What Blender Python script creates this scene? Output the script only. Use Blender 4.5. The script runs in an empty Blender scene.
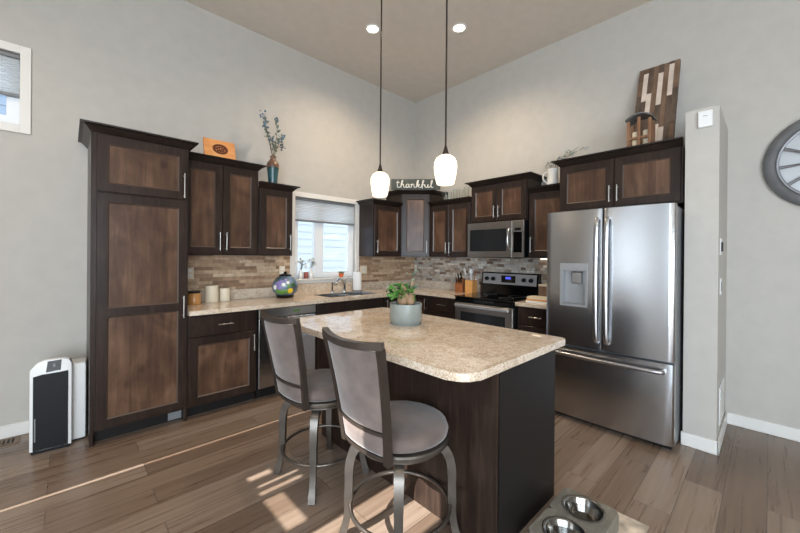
import bpy, bmesh, math, random
from mathutils import Matrix, Vector
random.seed(7)
C = bpy.context.scene.collection
SC = bpy.context.scene
PI = math.pi

# ------------------------------------------------------------------ camera
cam_d = bpy.data.cameras.new('camera'); cam = bpy.data.objects.new('camera', cam_d); C.objects.link(cam)
yaw, pit, rol = math.radians(46.52), math.radians(-.10), math.radians(.468)
Fv = Vector((math.cos(yaw)*math.cos(pit), math.sin(yaw)*math.cos(pit), math.sin(pit)))
Rv = Vector((math.sin(yaw), -math.cos(yaw), 0)); Uv = Rv.cross(Fv)
Rr = Rv*math.cos(rol) + Uv*math.sin(rol); Ur = Rr.cross(Fv)
mw = Matrix(((Rr.x, Ur.x, -Fv.x, -4.030), (Rr.y, Ur.y, -Fv.y, -3.915), (Rr.z, Ur.z, -Fv.z, 1.381), (0, 0, 0, 1)))
cam.matrix_world = mw
cam_d.sensor_width = 36; cam_d.lens = 350.2/800*36; cam_d.shift_y = -9.5/800
cam_d.clip_start = .05
SC.camera = cam
# ------------------------------------------------------------------ view, world, sun, daylight
SC.view_settings.view_transform = 'Standard'; SC.view_settings.look = 'None'
SC.view_settings.gamma = 1; SC.view_settings.use_curve_mapping = False
SC.view_settings.exposure = 0.05
W = bpy.data.worlds.new('sky'); SC.world = W; W.use_nodes = True
bg = W.node_tree.nodes['Background']; bg.inputs[0].default_value = (.80, .90, 1, 1); bg.inputs[1].default_value = 2.9

def light(name, kind, loc, direction, energy, col=(1, 1, 1), **k):
    d = bpy.data.lights.new(name, kind); d.energy = energy; d.color = col
    for a, b in k.items(): setattr(d, a, b)
    o = bpy.data.objects.new(name, d); C.objects.link(o); o.location = loc
    o.rotation_euler = Vector(direction).to_track_quat('-Z', 'Y').to_euler()
    return o
SUN_EL = math.radians(38)
light('sun', 'SUN', (-8, -2, 6), (math.cos(SUN_EL), 0, -math.sin(SUN_EL)), 14, (1, .98, .94), angle=math.radians(.3))
# daylight coming in through the windows of the south and west walls (behind the camera)
light('daylight_south', 'AREA', (-5.3, -7.42, 1.55), (0.12, 1, .0), 185, (.84, .92, 1), shape='RECTANGLE', size=1.6, size_y=2.4)
light('daylight_west', 'AREA', (-6.12, -5.2, 1.6), (1, .12, .0), 120, (.68, .84, 1), shape='RECTANGLE', size=2.4, size_y=2.3)

# sky portals in the real window openings, to sample the sky light through them
for nm, lo, di, sx_, sy_ in (('portal_west', (-6.19, -2.15, 1.15), (1, 0, 0), 1.2, 2.1), ('portal_kitchen', (-1.615, .14, 1.6), (0, -1, 0), .9, 1.0)):
    po = light(nm, 'AREA', lo, di, 1, shape='RECTANGLE', size=sx_, size_y=sy_); po.data.cycles.is_portal = True

# ------------------------------------------------------------------ materials
def srgb(r, g, b):
    f = lambda c: (c/255/12.92 if c/255 <= .04045 else ((c/255+.055)/1.055)**2.4)
    return (f(r), f(g), f(b), 1)
def newmat(name):
    m = bpy.data.materials.new(name); m.use_nodes = True
    return m, m.node_tree, m.node_tree.nodes['Principled BSDF']
def N(nt, typ, **k):
    n = nt.nodes.new(typ)
    for a, b in k.items():
        if a in n.inputs: n.inputs[a].default_value = b
        else: setattr(n, a, b)
    return n
def ramp(nt, stops, interp='LINEAR'):
    r = nt.nodes.new('ShaderNodeValToRGB'); r.color_ramp.interpolation = interp
    e = r.color_ramp.elements
    while len(e) > 1: e.remove(e[-1])
    e[0].position, e[0].color = stops[0]
    for p, c in stops[1:]:
        x = e.new(p); x.color = c
    return r
def coords(nt, scale=(1, 1, 1), rnd=True):
    tc = nt.nodes.new('ShaderNodeTexCoord'); mp = nt.nodes.new('ShaderNodeMapping'); mp.inputs['Scale'].default_value = scale
    nt.links.new(tc.outputs['Object'], mp.inputs['Vector'])
    if rnd:
        oi = nt.nodes.new('ShaderNodeObjectInfo'); mu = nt.nodes.new('ShaderNodeMath'); mu.operation = 'MULTIPLY'; mu.inputs[1].default_value = 37
        nt.links.new(oi.outputs['Random'], mu.inputs[0])
        cb = nt.nodes.new('ShaderNodeCombineXYZ')
        for i in range(3): nt.links.new(mu.outputs[0], cb.inputs[i])
        nt.links.new(cb.outputs[0], mp.inputs['Location'])
    return mp.outputs[0]
def plain(name, rgb, rough=.5, metal=0, spec=.5, noise=0, **k):
    m, nt, p = newmat(name)
    p.inputs['Base Color'].default_value = srgb(*rgb); p.inputs['Roughness'].default_value = rough
    p.inputs['Metallic'].default_value = metal; p.inputs['Specular IOR Level'].default_value = spec
    for a, b in k.items(): p.inputs[a.replace('_', ' ')].default_value = b
    if noise:
        n = N(nt, 'ShaderNodeTexNoise', Scale=9.0, Detail=5.0); nt.links.new(coords(nt), n.inputs['Vector'])
        c0 = srgb(*[max(0, c*(1-noise)) for c in rgb]); c1 = srgb(*[min(255, c*(1+noise)) for c in rgb])
        r = ramp(nt, [(.3, c0), (.7, c1)]); nt.links.new(n.outputs[0], r.inputs[0]); nt.links.new(r.outputs[0], p.inputs['Base Color'])
    return m
def wood(name, dark, mid, lite, scale=(14, 14, 1.3), rough=.35, blotch=1.0, coat=0.0, nsc=2.2, spec=.5, boards=0):
    m, nt, p = newmat(name); L = nt.links.new; p.inputs['Specular IOR Level'].default_value = spec
    v = coords(nt, scale)
    n = N(nt, 'ShaderNodeTexNoise', Scale=nsc, Detail=7.0, Roughness=.62, Distortion=.6); L(v, n.inputs['Vector'])
    v2 = coords(nt, (2.2, 2.2, 1.6))
    n2 = N(nt, 'ShaderNodeTexNoise', Scale=2.0, Detail=3.0, Roughness=.5, Distortion=.8); L(v2, n2.inputs['Vector'])
    mx = N(nt, 'ShaderNodeMix', data_type='FLOAT'); mx.inputs[0].default_value = .5*blotch
    L(n.outputs[0], mx.inputs[2]); L(n2.outputs[0], mx.inputs[3])
    r = ramp(nt, [(.32, srgb(*dark)), (.5, srgb(*mid)), (.68, srgb(*lite))])
    if boards:
        vb = coords(nt, (boards, boards, .55)); fl = N(nt, 'ShaderNodeVectorMath', operation='FLOOR'); L(vb, fl.inputs[0])
        wn = N(nt, 'ShaderNodeTexWhiteNoise'); L(fl.outputs[0], wn.inputs[0])
        vk = coords(nt, (4, 4, 3)); vo = N(nt, 'ShaderNodeTexVoronoi', Scale=1.3); L(vk, vo.inputs['Vector'])
        kr = ramp(nt, [(0, (.16,)*3+(1,)), (.10, (.06,)*3+(1,)), (.18, (0, 0, 0, 1))]); L(vo.outputs['Distance'], kr.inputs[0])
        ma = N(nt, 'ShaderNodeMath', operation='MULTIPLY_ADD'); ma.inputs[1].default_value = .10; L(wn.outputs[0], ma.inputs[0]); L(mx.outputs[0], ma.inputs[2])
        mb = N(nt, 'ShaderNodeMath', operation='SUBTRACT'); L(ma.outputs[0], mb.inputs[0]); L(kr.outputs[0], mb.inputs[1])
        mc = N(nt, 'ShaderNodeMath', operation='SUBTRACT'); mc.inputs[1].default_value = .05; L(mb.outputs[0], mc.inputs[0]); L(mc.outputs[0], r.inputs[0])
    else: L(mx.outputs[0], r.inputs[0])
    L(r.outputs[0], p.inputs['Base Color']); p.inputs['Roughness'].default_value = rough
    p.inputs['Coat Weight'].default_value = coat; p.inputs['Coat Roughness'].default_value = .25
    b = N(nt, 'ShaderNodeBump', Strength=.06, Distance=.004); L(n.outputs[0], b.inputs['Height']); L(b.outputs[0], p.inputs['Normal'])
    return m
def steel(name, rgb=(186, 187, 189), rough=.24, axis=2, aniso=.0):
    m, nt, p = newmat(name); L = nt.links.new
    sc = [90, 90, 90]; sc[axis] = 1.2
    n = N(nt, 'ShaderNodeTexNoise', Scale=3.0, Detail=4.0); L(coords(nt, sc), n.inputs['Vector'])
    r = ramp(nt, [(.3, (rough*.97,)*3+(1,)), (.7, (rough*1.03,)*3+(1,))]); L(n.outputs[0], r.inputs[0]); L(r.outputs[0], p.inputs['Roughness'])
    n2 = N(nt, 'ShaderNodeTexNoise', Scale=1.6, Detail=2.0)
    s2 = [2.6, 2.6, 2.6]; s2[axis] = .3
    L(coords(nt, s2), n2.inputs['Vector'])
    b = N(nt, 'ShaderNodeBump', Strength=.06, Distance=.012); L(n2.outputs[0], b.inputs['Height']); L(b.outputs[0], p.inputs['Normal'])
    p.inputs['Base Color'].default_value = srgb(*rgb); p.inputs['Metallic'].default_value = 1
    return m
def granite(name):
    m, nt, p = newmat(name); L = nt.links.new
    v = coords(nt, (1, 1, 1), False)
    n = N(nt, 'ShaderNodeTexNoise', Scale=120.0, Detail=5.0, Roughness=.8, Distortion=.6); L(v, n.inputs['Vector'])
    n2 = N(nt, 'ShaderNodeTexNoise', Scale=14.0, Detail=5.0, Roughness=.6, Distortion=1.2); L(v, n2.inputs['Vector'])
    mx = N(nt, 'ShaderNodeMix', data_type='FLOAT'); mx.inputs[0].default_value = .28; L(n.outputs[0], mx.inputs[2]); L(n2.outputs[0], mx.inputs[3])
    r = ramp(nt, [(.30, srgb(98, 84, 74)), (.41, srgb(172, 150, 128)), (.5, srgb(206, 187, 164)), (.58, srgb(226, 216, 202)), (.70, srgb(188, 162, 134))])
    L(mx.outputs[0], r.inputs[0]); L(r.outputs[0], p.inputs['Base Color']); p.inputs['Roughness'].default_value = .018; p.inputs['Specular IOR Level'].default_value = .7
    return m
def planks(name):
    m, nt, p = newmat(name); L = nt.links.new
    tc = nt.nodes.new('ShaderNodeTexCoord')
    b = N(nt, 'ShaderNodeTexBrick', offset=.37, offset_frequency=2, Scale=1.0)
    b.inputs['Color1'].default_value = (0, 0, 0, 1); b.inputs['Color2'].default_value = (1, 1, 1, 1); b.inputs['Mortar'].default_value = (.5, .5, .5, 1)
    b.inputs['Mortar Size'].default_value = .0016; b.inputs['Brick Width'].default_value = 1.22; b.inputs['Row Height'].default_value = .178; b.inputs['Bias'].default_value = 0
    L(tc.outputs['Object'], b.inputs['Vector'])
    # grain offset per plank
    sep = nt.nodes.new('ShaderNodeSeparateXYZ'); L(tc.outputs['Object'], sep.inputs[0])
    mu = N(nt, 'ShaderNodeMath', operation='MULTIPLY_ADD'); mu.inputs[1].default_value = 40; L(b.outputs['Color'], mu.inputs[0]); L(sep.outputs[2], mu.inputs[2])
    cb = nt.nodes.new('ShaderNodeCombineXYZ'); L(sep.outputs[0], cb.inputs[0]); L(sep.outputs[1], cb.inputs[1]); L(mu.outputs[0], cb.inputs[2])
    mp = nt.nodes.new('ShaderNodeMapping'); mp.inputs['Scale'].default_value = (.7, 16, 1); L(cb.outputs[0], mp.inputs['Vector'])
    n = N(nt, 'ShaderNodeTexNoise', Scale=2.2, Detail=5.0, Roughness=.55, Distortion=.3); L(mp.outputs[0], n.inputs['Vector'])
    a = N(nt, 'ShaderNodeMix', data_type='FLOAT'); a.inputs[0].default_value = .34; L(n.outputs[0], a.inputs[2]); L(b.outputs['Color'], a.inputs[3])
    r = ramp(nt, [(.22, srgb(98, 80, 66)), (.42, srgb(115, 96, 81)), (.56, srgb(128, 110, 95)), (.78, srgb(148, 131, 117))]); L(a.outputs[0], r.inputs[0])
    mo = N(nt, 'ShaderNodeMix', data_type='RGBA'); L(b.outputs['Fac'], mo.inputs[0]); L(r.outputs[0], mo.inputs[6]); mo.inputs[7].default_value = srgb(66, 55, 47)
    L(mo.outputs[2], p.inputs['Base Color'])
    rr = ramp(nt, [(.3, (.24,)*3+(1,)), (.7, (.38,)*3+(1,))]); L(n.outputs[0], rr.inputs[0]); L(rr.outputs[0], p.inputs['Roughness'])
    bu = N(nt, 'ShaderNodeBump', Strength=.12, Distance=.003); L(a.outputs[0], bu.inputs['Height']); L(bu.outputs[0], p.inputs['Normal'])
    return m
def mosaic(name, swap, stops, bw, rh):
    m, nt, p = newmat(name); L = nt.links.new
    tc = nt.nodes.new('ShaderNodeTexCoord'); sep = nt.nodes.new('ShaderNodeSeparateXYZ'); L(tc.outputs['Object'], sep.inputs[0])
    cb = nt.nodes.new('ShaderNodeCombineXYZ'); L(sep.outputs[1 if swap else 0], cb.inputs[0]); L(sep.outputs[2], cb.inputs[1])
    b = N(nt, 'ShaderNodeTexBrick', offset=.43, offset_frequency=2, squash=.6, squash_frequency=3, Scale=1.0)
    b.inputs['Color1'].default_value = (0, 0, 0, 1); b.inputs['Color2'].default_value = (1, 1, 1, 1); b.inputs['Mortar'].default_value = (.5, .5, .5, 1)
    b.inputs['Mortar Size'].default_value = .0012; b.inputs['Brick Width'].default_value = bw; b.inputs['Row Height'].default_value = rh
    L(cb.outputs[0], b.inputs['Vector'])
    r = ramp(nt, stops); L(b.outputs['Color'], r.inputs[0])
    n = N(nt, 'ShaderNodeTexNoise', Scale=22.0, Detail=5.0); L(cb.outputs[0], n.inputs['Vector'])
    rn = ramp(nt, [(.3, (.72, .72, .72, 1)), (.7, (1.15, 1.15, 1.15, 1))]); L(n.outputs[0], rn.inputs[0])
    mm = N(nt, 'ShaderNodeMix', data_type='RGBA', blend_type='MULTIPLY'); mm.inputs[0].default_value = 1; L(r.outputs[0], mm.inputs[6]); L(rn.outputs[0], mm.inputs[7])
    mo = N(nt, 'ShaderNodeMix', data_type='RGBA'); L(b.outputs['Fac'], mo.inputs[0]); L(mm.outputs[2], mo.inputs[6]); mo.inputs[7].default_value = srgb(150, 134, 118)
    L(mo.outputs[2], p.inputs['Base Color']); p.inputs['Roughness'].default_value = .4
    bu = N(nt, 'ShaderNodeBump', Strength=.5, Distance=.006); L(b.outputs['Color'], bu.inputs['Height']); L(bu.outputs[0], p.inputs['Normal'])
    return m
def emis(name, rgb, strength):
    m, nt, p = newmat(name); p.inputs['Base Color'].default_value = srgb(*rgb)
    p.inputs['Emission Color'].default_value = srgb(*rgb); p.inputs['Emission Strength'].default_value = strength
    return m
def glass(name, rgb=(255, 255, 255), rough=0.0, ior=1.45, thin=False):
    m, nt, p = newmat(name)
    if thin:
        t = nt.nodes.new('ShaderNodeBsdfTransparent'); g = nt.nodes.new('ShaderNodeBsdfGlossy'); g.inputs['Roughness'].default_value = .02
        t.inputs[0].default_value = srgb(*rgb)
        x = nt.nodes.new('ShaderNodeMixShader'); x.inputs[0].default_value = .07
        nt.links.new(t.outputs[0], x.inputs[1]); nt.links.new(g.outputs[0], x.inputs[2])
        nt.links.new(x.outputs[0], nt.nodes['Material Output'].inputs[0])
    else:
        p.inputs['Base Color'].default_value = srgb(*rgb); p.inputs['Transmission Weight'].default_value = 1
        p.inputs['Roughness'].default_value = rough; p.inputs['IOR'].default_value = ior
    return m
def cloth_shade(name, rgb):
    m, nt, p = newmat(name); p.inputs['Base Color'].default_value = srgb(*rgb); p.inputs['Roughness'].default_value = .9
    t = nt.nodes.new('ShaderNodeBsdfTranslucent'); t.inputs[0].default_value = srgb(*rgb); x = nt.nodes.new('ShaderNodeMixShader'); x.inputs[0].default_value = .45
    nt.links.new(p.outputs[0], x.inputs[1]); nt.links.new(t.outputs[0], x.inputs[2]); nt.links.new(x.outputs[0], nt.nodes['Material Output'].inputs[0])
    return m
MT = {
 'wall': plain('wall_paint', (181, 177, 170), .7, noise=.015), 'ceiling': plain('ceiling_paint', (208, 198, 186), .85, noise=.015),
 'trim': plain('white_trim', (220, 218, 213), .4), 'floor': planks('vinyl_planks'),
 'frame': wood('stained_wood', (30, 22, 18), (44, 33, 28), (60, 46, 39), rough=.30, blotch=.6, spec=.28),
 'panel': wood('stained_panel', (56, 39, 30), (82, 59, 45), (112, 85, 66), scale=(12, 12, 1.0), rough=.30, blotch=1.1, spec=.35, boards=9),
 'crown': wood('crown_wood', (26, 20, 18), (36, 28, 24), (48, 38, 33), rough=.36, blotch=.5, spec=.28),
 'bead': plain('highlight_bead', (74, 60, 52), .35, spec=.6),  # edge highlight put into a paler, shinier finish than the frame
 'black': plain('matte_black', (12, 11, 11), .6, spec=.2), 'gloss_black': plain('gloss_black', (10, 10, 11), .08), 'kick': plain('kick_black', (26, 23, 22), .5, spec=.25),
 'nickel': plain('brushed_nickel', (176, 172, 166), .32, 1), 'chrome': plain('chrome', (215, 218, 222), .08, 1),
 'basin_steel': plain('basin_steel', (112, 110, 108), .35, .8), 'back_metal': plain('dark_brown_metal', (76, 67, 61), .36, .6, noise=.08), 'bowl_steel': plain('bowl_steel', (150, 148, 144), .16, 1), 'granite': granite('speckled_granite'), 'steel': steel('stainless_steel'), 'steel_h': steel('stainless_horizontal', (180, 180, 182), .30, 0), 'panel_steel': plain('satin_steel', (172, 172, 174), .42, .55),
 'dark_steel': steel('dark_stainless', (164, 159, 153), .33, 0), 'dk_glass': plain('dark_glass', (34, 36, 38), .10),
 'tile_a': mosaic('tile_left', False, [(0, srgb(136, 106, 82)), (.3, srgb(172, 142, 114)), (.55, srgb(194, 166, 136)), (.8, srgb(208, 184, 156)), (1, srgb(156, 124, 98))], .22, .036),
 'tile_b': mosaic('tile_right', True, [(0, srgb(106, 84, 70)), (.25, srgb(162, 144, 128)), (.5, srgb(202, 192, 178)), (.75, srgb(172, 168, 162)), (1, srgb(226, 220, 210))], .10, .034),
 'pane': glass('window_pane', (250, 253, 255), thin=True), 'clear': glass('clear_glass', (245, 250, 250), .0, 1.3),
 'shade_fabric': cloth_shade('cellular_shade', (228, 231, 233)), 'vinyl': plain('white_vinyl', (232, 236, 240), .35),
 'siding': plain('white_siding', (188, 193, 199), .7), 'siding_blue': plain('blue_grey_siding', (138, 156, 178), .7),
 'bronze': plain('aged_bronze', (64, 56, 50), .4, .8), 'opal': emis('opal_glass', (255, 238, 212), 1.35), 'lamp': emis('lamp_lens', (255, 240, 218), 9),
 'fabric': plain('grey_velvet', (96, 83, 77), .85, noise=.16, Sheen_Weight=.35), 'pewter': plain('pewter_metal', (104, 97, 90), .32, .8, noise=.08),
 'white_plastic': plain('white_plastic', (226, 227, 226), .35), 'black_plastic': plain('black_plastic', (17, 18, 20), .45, spec=.22), 'grey_plastic': plain('grey_plastic', (120, 122, 124), .4),
 'pot': plain('grey_blue_glaze', (140, 147, 143), .25, noise=.05), 'soil': plain('potting_soil', (52, 38, 28), .95, noise=.3), 'root': plain('root_bark', (158, 128, 98), .7, noise=.15),
 'leaf': plain('green_leaf', (78, 128, 52), .45, noise=.25), 'leaf_dark': plain('dark_leaf', (52, 88, 44), .5, noise=.2), 'sage': plain('sage_leaf', (118, 130, 112), .7, noise=.15), 'blue_flower': plain('dusty_blue_flower', (92, 112, 128), .8, noise=.25), 'pale_sage': plain('pale_sage', (150, 156, 142), .7, noise=.15), 'pale_bloom': plain('pale_bloom', (186, 182, 176), .8), 'tan_cloth': plain('tan_curtain', (206, 168, 112), .9), 'stem': plain('dry_stem', (104, 92, 74), .8),
 'orange_wood': wood('pale_orange_wood', (188, 122, 66), (212, 146, 86), (226, 168, 110), scale=(3, 12, 12), rough=.5), 'burn': plain('burnt_brown', (98, 46, 20), .7),
 'block_brown': wood('brown_block_wood', (120, 66, 34), (150, 88, 48), (172, 108, 64), rough=.45), 'bamboo': wood('bamboo', (182, 122, 62), (206, 148, 84), (222, 170, 108), rough=.45),
 'teal': plain('teal_glaze', (38, 62, 64), .2, noise=.5), 'vase_brown': plain('brown_glaze', (112, 82, 64), .35, noise=.2),
 'cream': plain('cream_ceramic', (224, 212, 188), .4), 'white_cer': plain('white_ceramic', (232, 232, 228), .25), 'paper': plain('paper_towel', (238, 240, 242), .9),
 'barn_dark': wood('barn_wood_dark', (58, 46, 38), (86, 70, 58), (112, 94, 78), rough=.7), 'barn_mid': wood('barn_wood_mid', (88, 66, 52), (112, 88, 70), (136, 110, 90), rough=.7), 'barn_white': plain('whitewashed_wood', (206, 190, 176), .8, noise=.06),
 'cask': wood('cask_wood', (96, 64, 42), (128, 90, 62), (156, 116, 84), rough=.6), 'iron': plain('dark_iron', (40, 38, 38), .5, .5),
 'sign_board': wood('sign_board', (48, 52, 50), (62, 68, 64), (78, 84, 78), rough=.7), 'sign_white': plain('sign_white', (226, 226, 220), .6),
 'rim': plain('weathered_grey_rim', (92, 92, 92), .6, noise=.12), 'face': plain('pale_face', (186, 189, 192), .3), 'spoke': plain('grey_spoke', (128, 128, 132), .4, .5),
 'stand': wood('grey_stained_stand', (92, 88, 78), (122, 116, 104), (146, 140, 128), scale=(2, 12, 12), rough=.7), 'mat': plain('speckled_mat', (158, 146, 132), .95, noise=.45),
 'red': plain('dusty_red', (150, 84, 70), .6), 'orange': plain('orange_glaze', (224, 110, 52), .35), 'purple': plain('purple_paint', (136, 124, 178), .3), 'green': plain('green_paint', (92, 138, 60), .3), 'yellow': plain('yellow_paint', (226, 190, 40), .3), 'jar_blue': plain('blue_grey_jar', (88, 106, 122), .12, noise=.35),
 'blue_led': emis('blue_display', (70, 80, 200), 1.2), 'disp_grey': plain('dispenser_grey', (150, 151, 152), .35, .3), 'vent_metal': plain('register_metal', (120, 100, 82), .5, .3), 'concrete': plain('driveway', (170, 170, 168), .9), 'utensil_grey': plain('utensil_grey', (170, 176, 180), .4), 'amber': plain('honey_glass', (190, 140, 84), .15),
}

# ------------------------------------------------------------------ mesh helpers
class M:
    def __init__(s, T=None): s.v = []; s.f = []; s.T = T
    def add(s, vs, fs):
        n = len(s.v)
        for p in vs:
            p = Vector(p); s.v.append(tuple(s.T @ p) if s.T else tuple(p))
        s.f += [tuple(i+n for i in f) for f in fs]; return s
    def box(s, x0, x1, y0, y1, z0, z1, bev=0, seg=1):
        if x0 > x1: x0, x1 = x1, x0
        if y0 > y1: y0, y1 = y1, y0
        if z0 > z1: z0, z1 = z1, z0
        vs = [(x, y, z) for z in (z0, z1) for y in (y0, y1) for x in (x0, x1)]
        fs = [(0, 2, 3, 1), (4, 5, 7, 6), (0, 1, 5, 4), (2, 6, 7, 3), (0, 4, 6, 2), (1, 3, 7, 5)]
        if not bev: return s.add(vs, fs)
        bm = bmesh.new(); bv = [bm.verts.new(v) for v in vs]
        for f in fs: bm.faces.new([bv[i] for i in f])
        bmesh.ops.bevel(bm, geom=bm.edges[:], offset=bev, segments=seg, affect='EDGES', profile=.5)
        return s.bm(bm)
    def bm(s, bm):
        bm.verts.index_update()
        s.add([v.co.copy() for v in bm.verts], [tuple(v.index for v in f.verts) for f in bm.faces]); bm.free(); return s
    def prism(s, poly, z0, z1, bev=0, seg=2):
        n = len(poly); vs = [(x, y, z0) for x, y in poly] + [(x, y, z1) for x, y in poly]
        fs = [tuple(range(n-1, -1, -1)), tuple(range(n, 2*n))] + [(i, (i+1) % n, (i+1) % n+n, i+n) for i in range(n)]
        if not bev: return s.add(vs, fs)
        bm = bmesh.new(); bv = [bm.verts.new(v) for v in vs]
        for f in fs: bm.faces.new([bv[i] for i in f])
        bm.edges.ensure_lookup_table()
        ed = [e for e in bm.edges if abs(e.verts[0].co.z-e.verts[1].co.z) < 1e-6]
        bmesh.ops.bevel(bm, geom=ed, offset=bev, segments=seg, affect='EDGES', profile=.5)
        return s.bm(bm)
    def lathe(s, prof, c=(0, 0, 0), n=24, axis='z', a0=0, a1=2*PI, cap=True):
        full = abs(a1-a0-2*PI) < 1e-6; k = n if full else n+1
        vs = []
        for r, h in prof:
            for i in range(k):
                a = a0+(a1-a0)*i/n; x, y = r*math.cos(a), r*math.sin(a)
                p = {'z': (x, y, h), 'x': (h, x, y), 'y': (y, h, x)}[axis]
                vs.append((p[0]+c[0], p[1]+c[1], p[2]+c[2]))
        fs = []
        for j in range(len(prof)-1):
            for i in range(n):
                i2 = (i+1) % k
                fs.append((j*k+i, j*k+i2, (j+1)*k+i2, (j+1)*k+i))
        if full and cap:
            if prof[0][0] > 1e-6: fs.append(tuple(range(k-1, -1, -1)))
            if prof[-1][0] > 1e-6: fs.append(tuple((len(prof)-1)*k+i for i in range(k)))
        return s.add(vs, fs)
    def cyl(s, c, r, h, axis='z', n=20): return s.lathe([(r, 0), (r, h)], c, n, axis)
    def tube(s, pts, r, n=8, closed=False, flat=1.0, smooth=0, up=(0, 0, 1)):
        P = [Vector(p) for p in pts]
        if smooth: P = catmull(P, smooth, closed)
        m = len(P); vs = []; rr = r if isinstance(r, (list, tuple)) else [r]*m
        if len(rr) != m: rr = [rr[min(len(rr)-1, int(i*(len(rr)-1)/(m-1)+.5))] for i in range(m)]
        prevu = None
        for i in range(m):
            a = P[(i-1) % m] if (closed or i > 0) else P[i]; b = P[(i+1) % m] if (closed or i < m-1) else P[i]
            t = (b-a).normalized()
            u = Vector(up) if prevu is None else prevu
            u = u - t*u.dot(t)
            if u.length < 1e-4: u = t.orthogonal()
            u.normalize(); prevu = u; w = t.cross(u)
            for k in range(n):
                an = 2*PI*(k+.5)/n
                vs.append(P[i] + u*math.cos(an)*rr[i] + w*math.sin(an)*rr[i]*flat)
        fs = []
        for i in range(m if closed else m-1):
            j = (i+1) % m
            for k in range(n): fs.append((i*n+k, i*n+(k+1) % n, j*n+(k+1) % n, j*n+k))
        if not closed: fs += [tuple(range(n-1, -1, -1)), tuple((m-1)*n+k for k in range(n))]
        return s.add(vs, fs)
    def ball(s, c, r, n=12, sz=(1, 1, 1)):
        k = n//2
        pr = [(max(1e-5 if i in (0, k) else 0, r*math.sin(PI*i/k)), -r*math.cos(PI*i/k)) for i in range(k+1)]
        old = s.T; T = Matrix.Translation(c) @ Matrix.Diagonal((*sz, 1)); s.T = (old @ T) if old else T
        s.lathe(pr, (0, 0, 0), n); s.T = old; return s
    def build(s, name, mat, parent=None, smooth=40, loc=None):
        me = bpy.data.meshes.new(name); me.from_pydata(s.v, [], s.f); me.validate()
        bm = bmesh.new(); bm.from_mesh(me); bmesh.ops.remove_doubles(bm, verts=bm.verts, dist=1e-6)
        bmesh.ops.recalc_face_normals(bm, faces=bm.faces); bm.to_mesh(me); bm.free()
        if smooth:
            me.polygons.foreach_set('use_smooth', [True]*len(me.polygons)); me.set_sharp_from_angle(angle=math.radians(smooth))
        o = bpy.data.objects.new(name, me); C.objects.link(o); me.materials.append(MT[mat] if isinstance(mat, str) else mat)
        if parent: o.parent = parent
        if loc: o.location = loc
        return o
def catmull(P, k, closed=False):
    out = []; n = len(P)
    for i in range(n if closed else n-1):
        p0 = P[(i-1) % n] if (closed or i > 0) else P[0]; p1 = P[i]; p2 = P[(i+1) % n]; p3 = P[(i+2) % n] if (closed or i < n-2) else P[n-1]
        for j in range(k):
            t = j/k
            out.append(.5*((2*p1)+(p2-p0)*t+(2*p0-5*p1+4*p2-p3)*t*t+(3*p1-p0-3*p2+p3)*t**3))
    if not closed: out.append(P[-1])
    return out
def tag(o, label, cat, group=None, kind=None):
    if label: o['label'] = label
    if cat: o['category'] = cat
    if group: o['group'] = group
    if kind: o['kind'] = kind
    return o
def thing(name, loc, label, cat, rz=0, group=None):
    o = bpy.data.objects.new(name, None); C.objects.link(o); o.location = loc; o.rotation_euler.z = rz; o.empty_display_size = .1
    return tag(o, label, cat, group)
def struct(name, m, mat, label, cat):
    return tag(m.build(name, mat), label, cat, kind='structure')
def copy_thing(o, loc, rz, label):
    def rec(a, par):
        c = a.copy(); C.objects.link(c)
        if par: c.parent = par
        for ch in a.children: rec(ch, c)
        return c
    r = rec(o, None); r.location = loc; r.rotation_euler.z = rz; r['label'] = label
    return r
def offset_path(path, d):
    """mitred offset to the right-hand side (outward) of an open plan path"""
    out = []
    for i, p in enumerate(path):
        ns = []
        for a, b in ((i-1, i), (i, i+1)):
            if a < 0 or b >= len(path): continue
            t = (Vector(path[b])-Vector(path[a])).normalized(); ns.append(Vector((t.y, -t.x)))
        if len(ns) == 2: n = (ns[0]+ns[1]); n = n/(n.dot(ns[0]))
        else: n = ns[0]
        out.append(Vector(p)+n*d)
    return out
CROWN = [(0, 0), (.004, .006), (.012, .012), (.020, .024), (.040, .044), (.060, .047), (.062, .058), (.0, .058)]
def crown(m, path, z):
    rings = [[(p.x, p.y, z+h) for p in offset_path(path, d)] for d, h in CROWN]
    k = len(path); vs = [v for r in rings for v in r]; fs = []
    for j in range(len(CROWN)-1):
        for i in range(k-1): fs.append((j*k+i, j*k+i+1, (j+1)*k+i+1, (j+1)*k+i))
    for e in (0, k-1): fs.append(tuple(j*k+e for j in range(len(CROWN))))
    m.add(vs, fs); m.add([(p[0], p[1], z+.057) for p in path], [tuple(range(k))])
    return m
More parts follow.
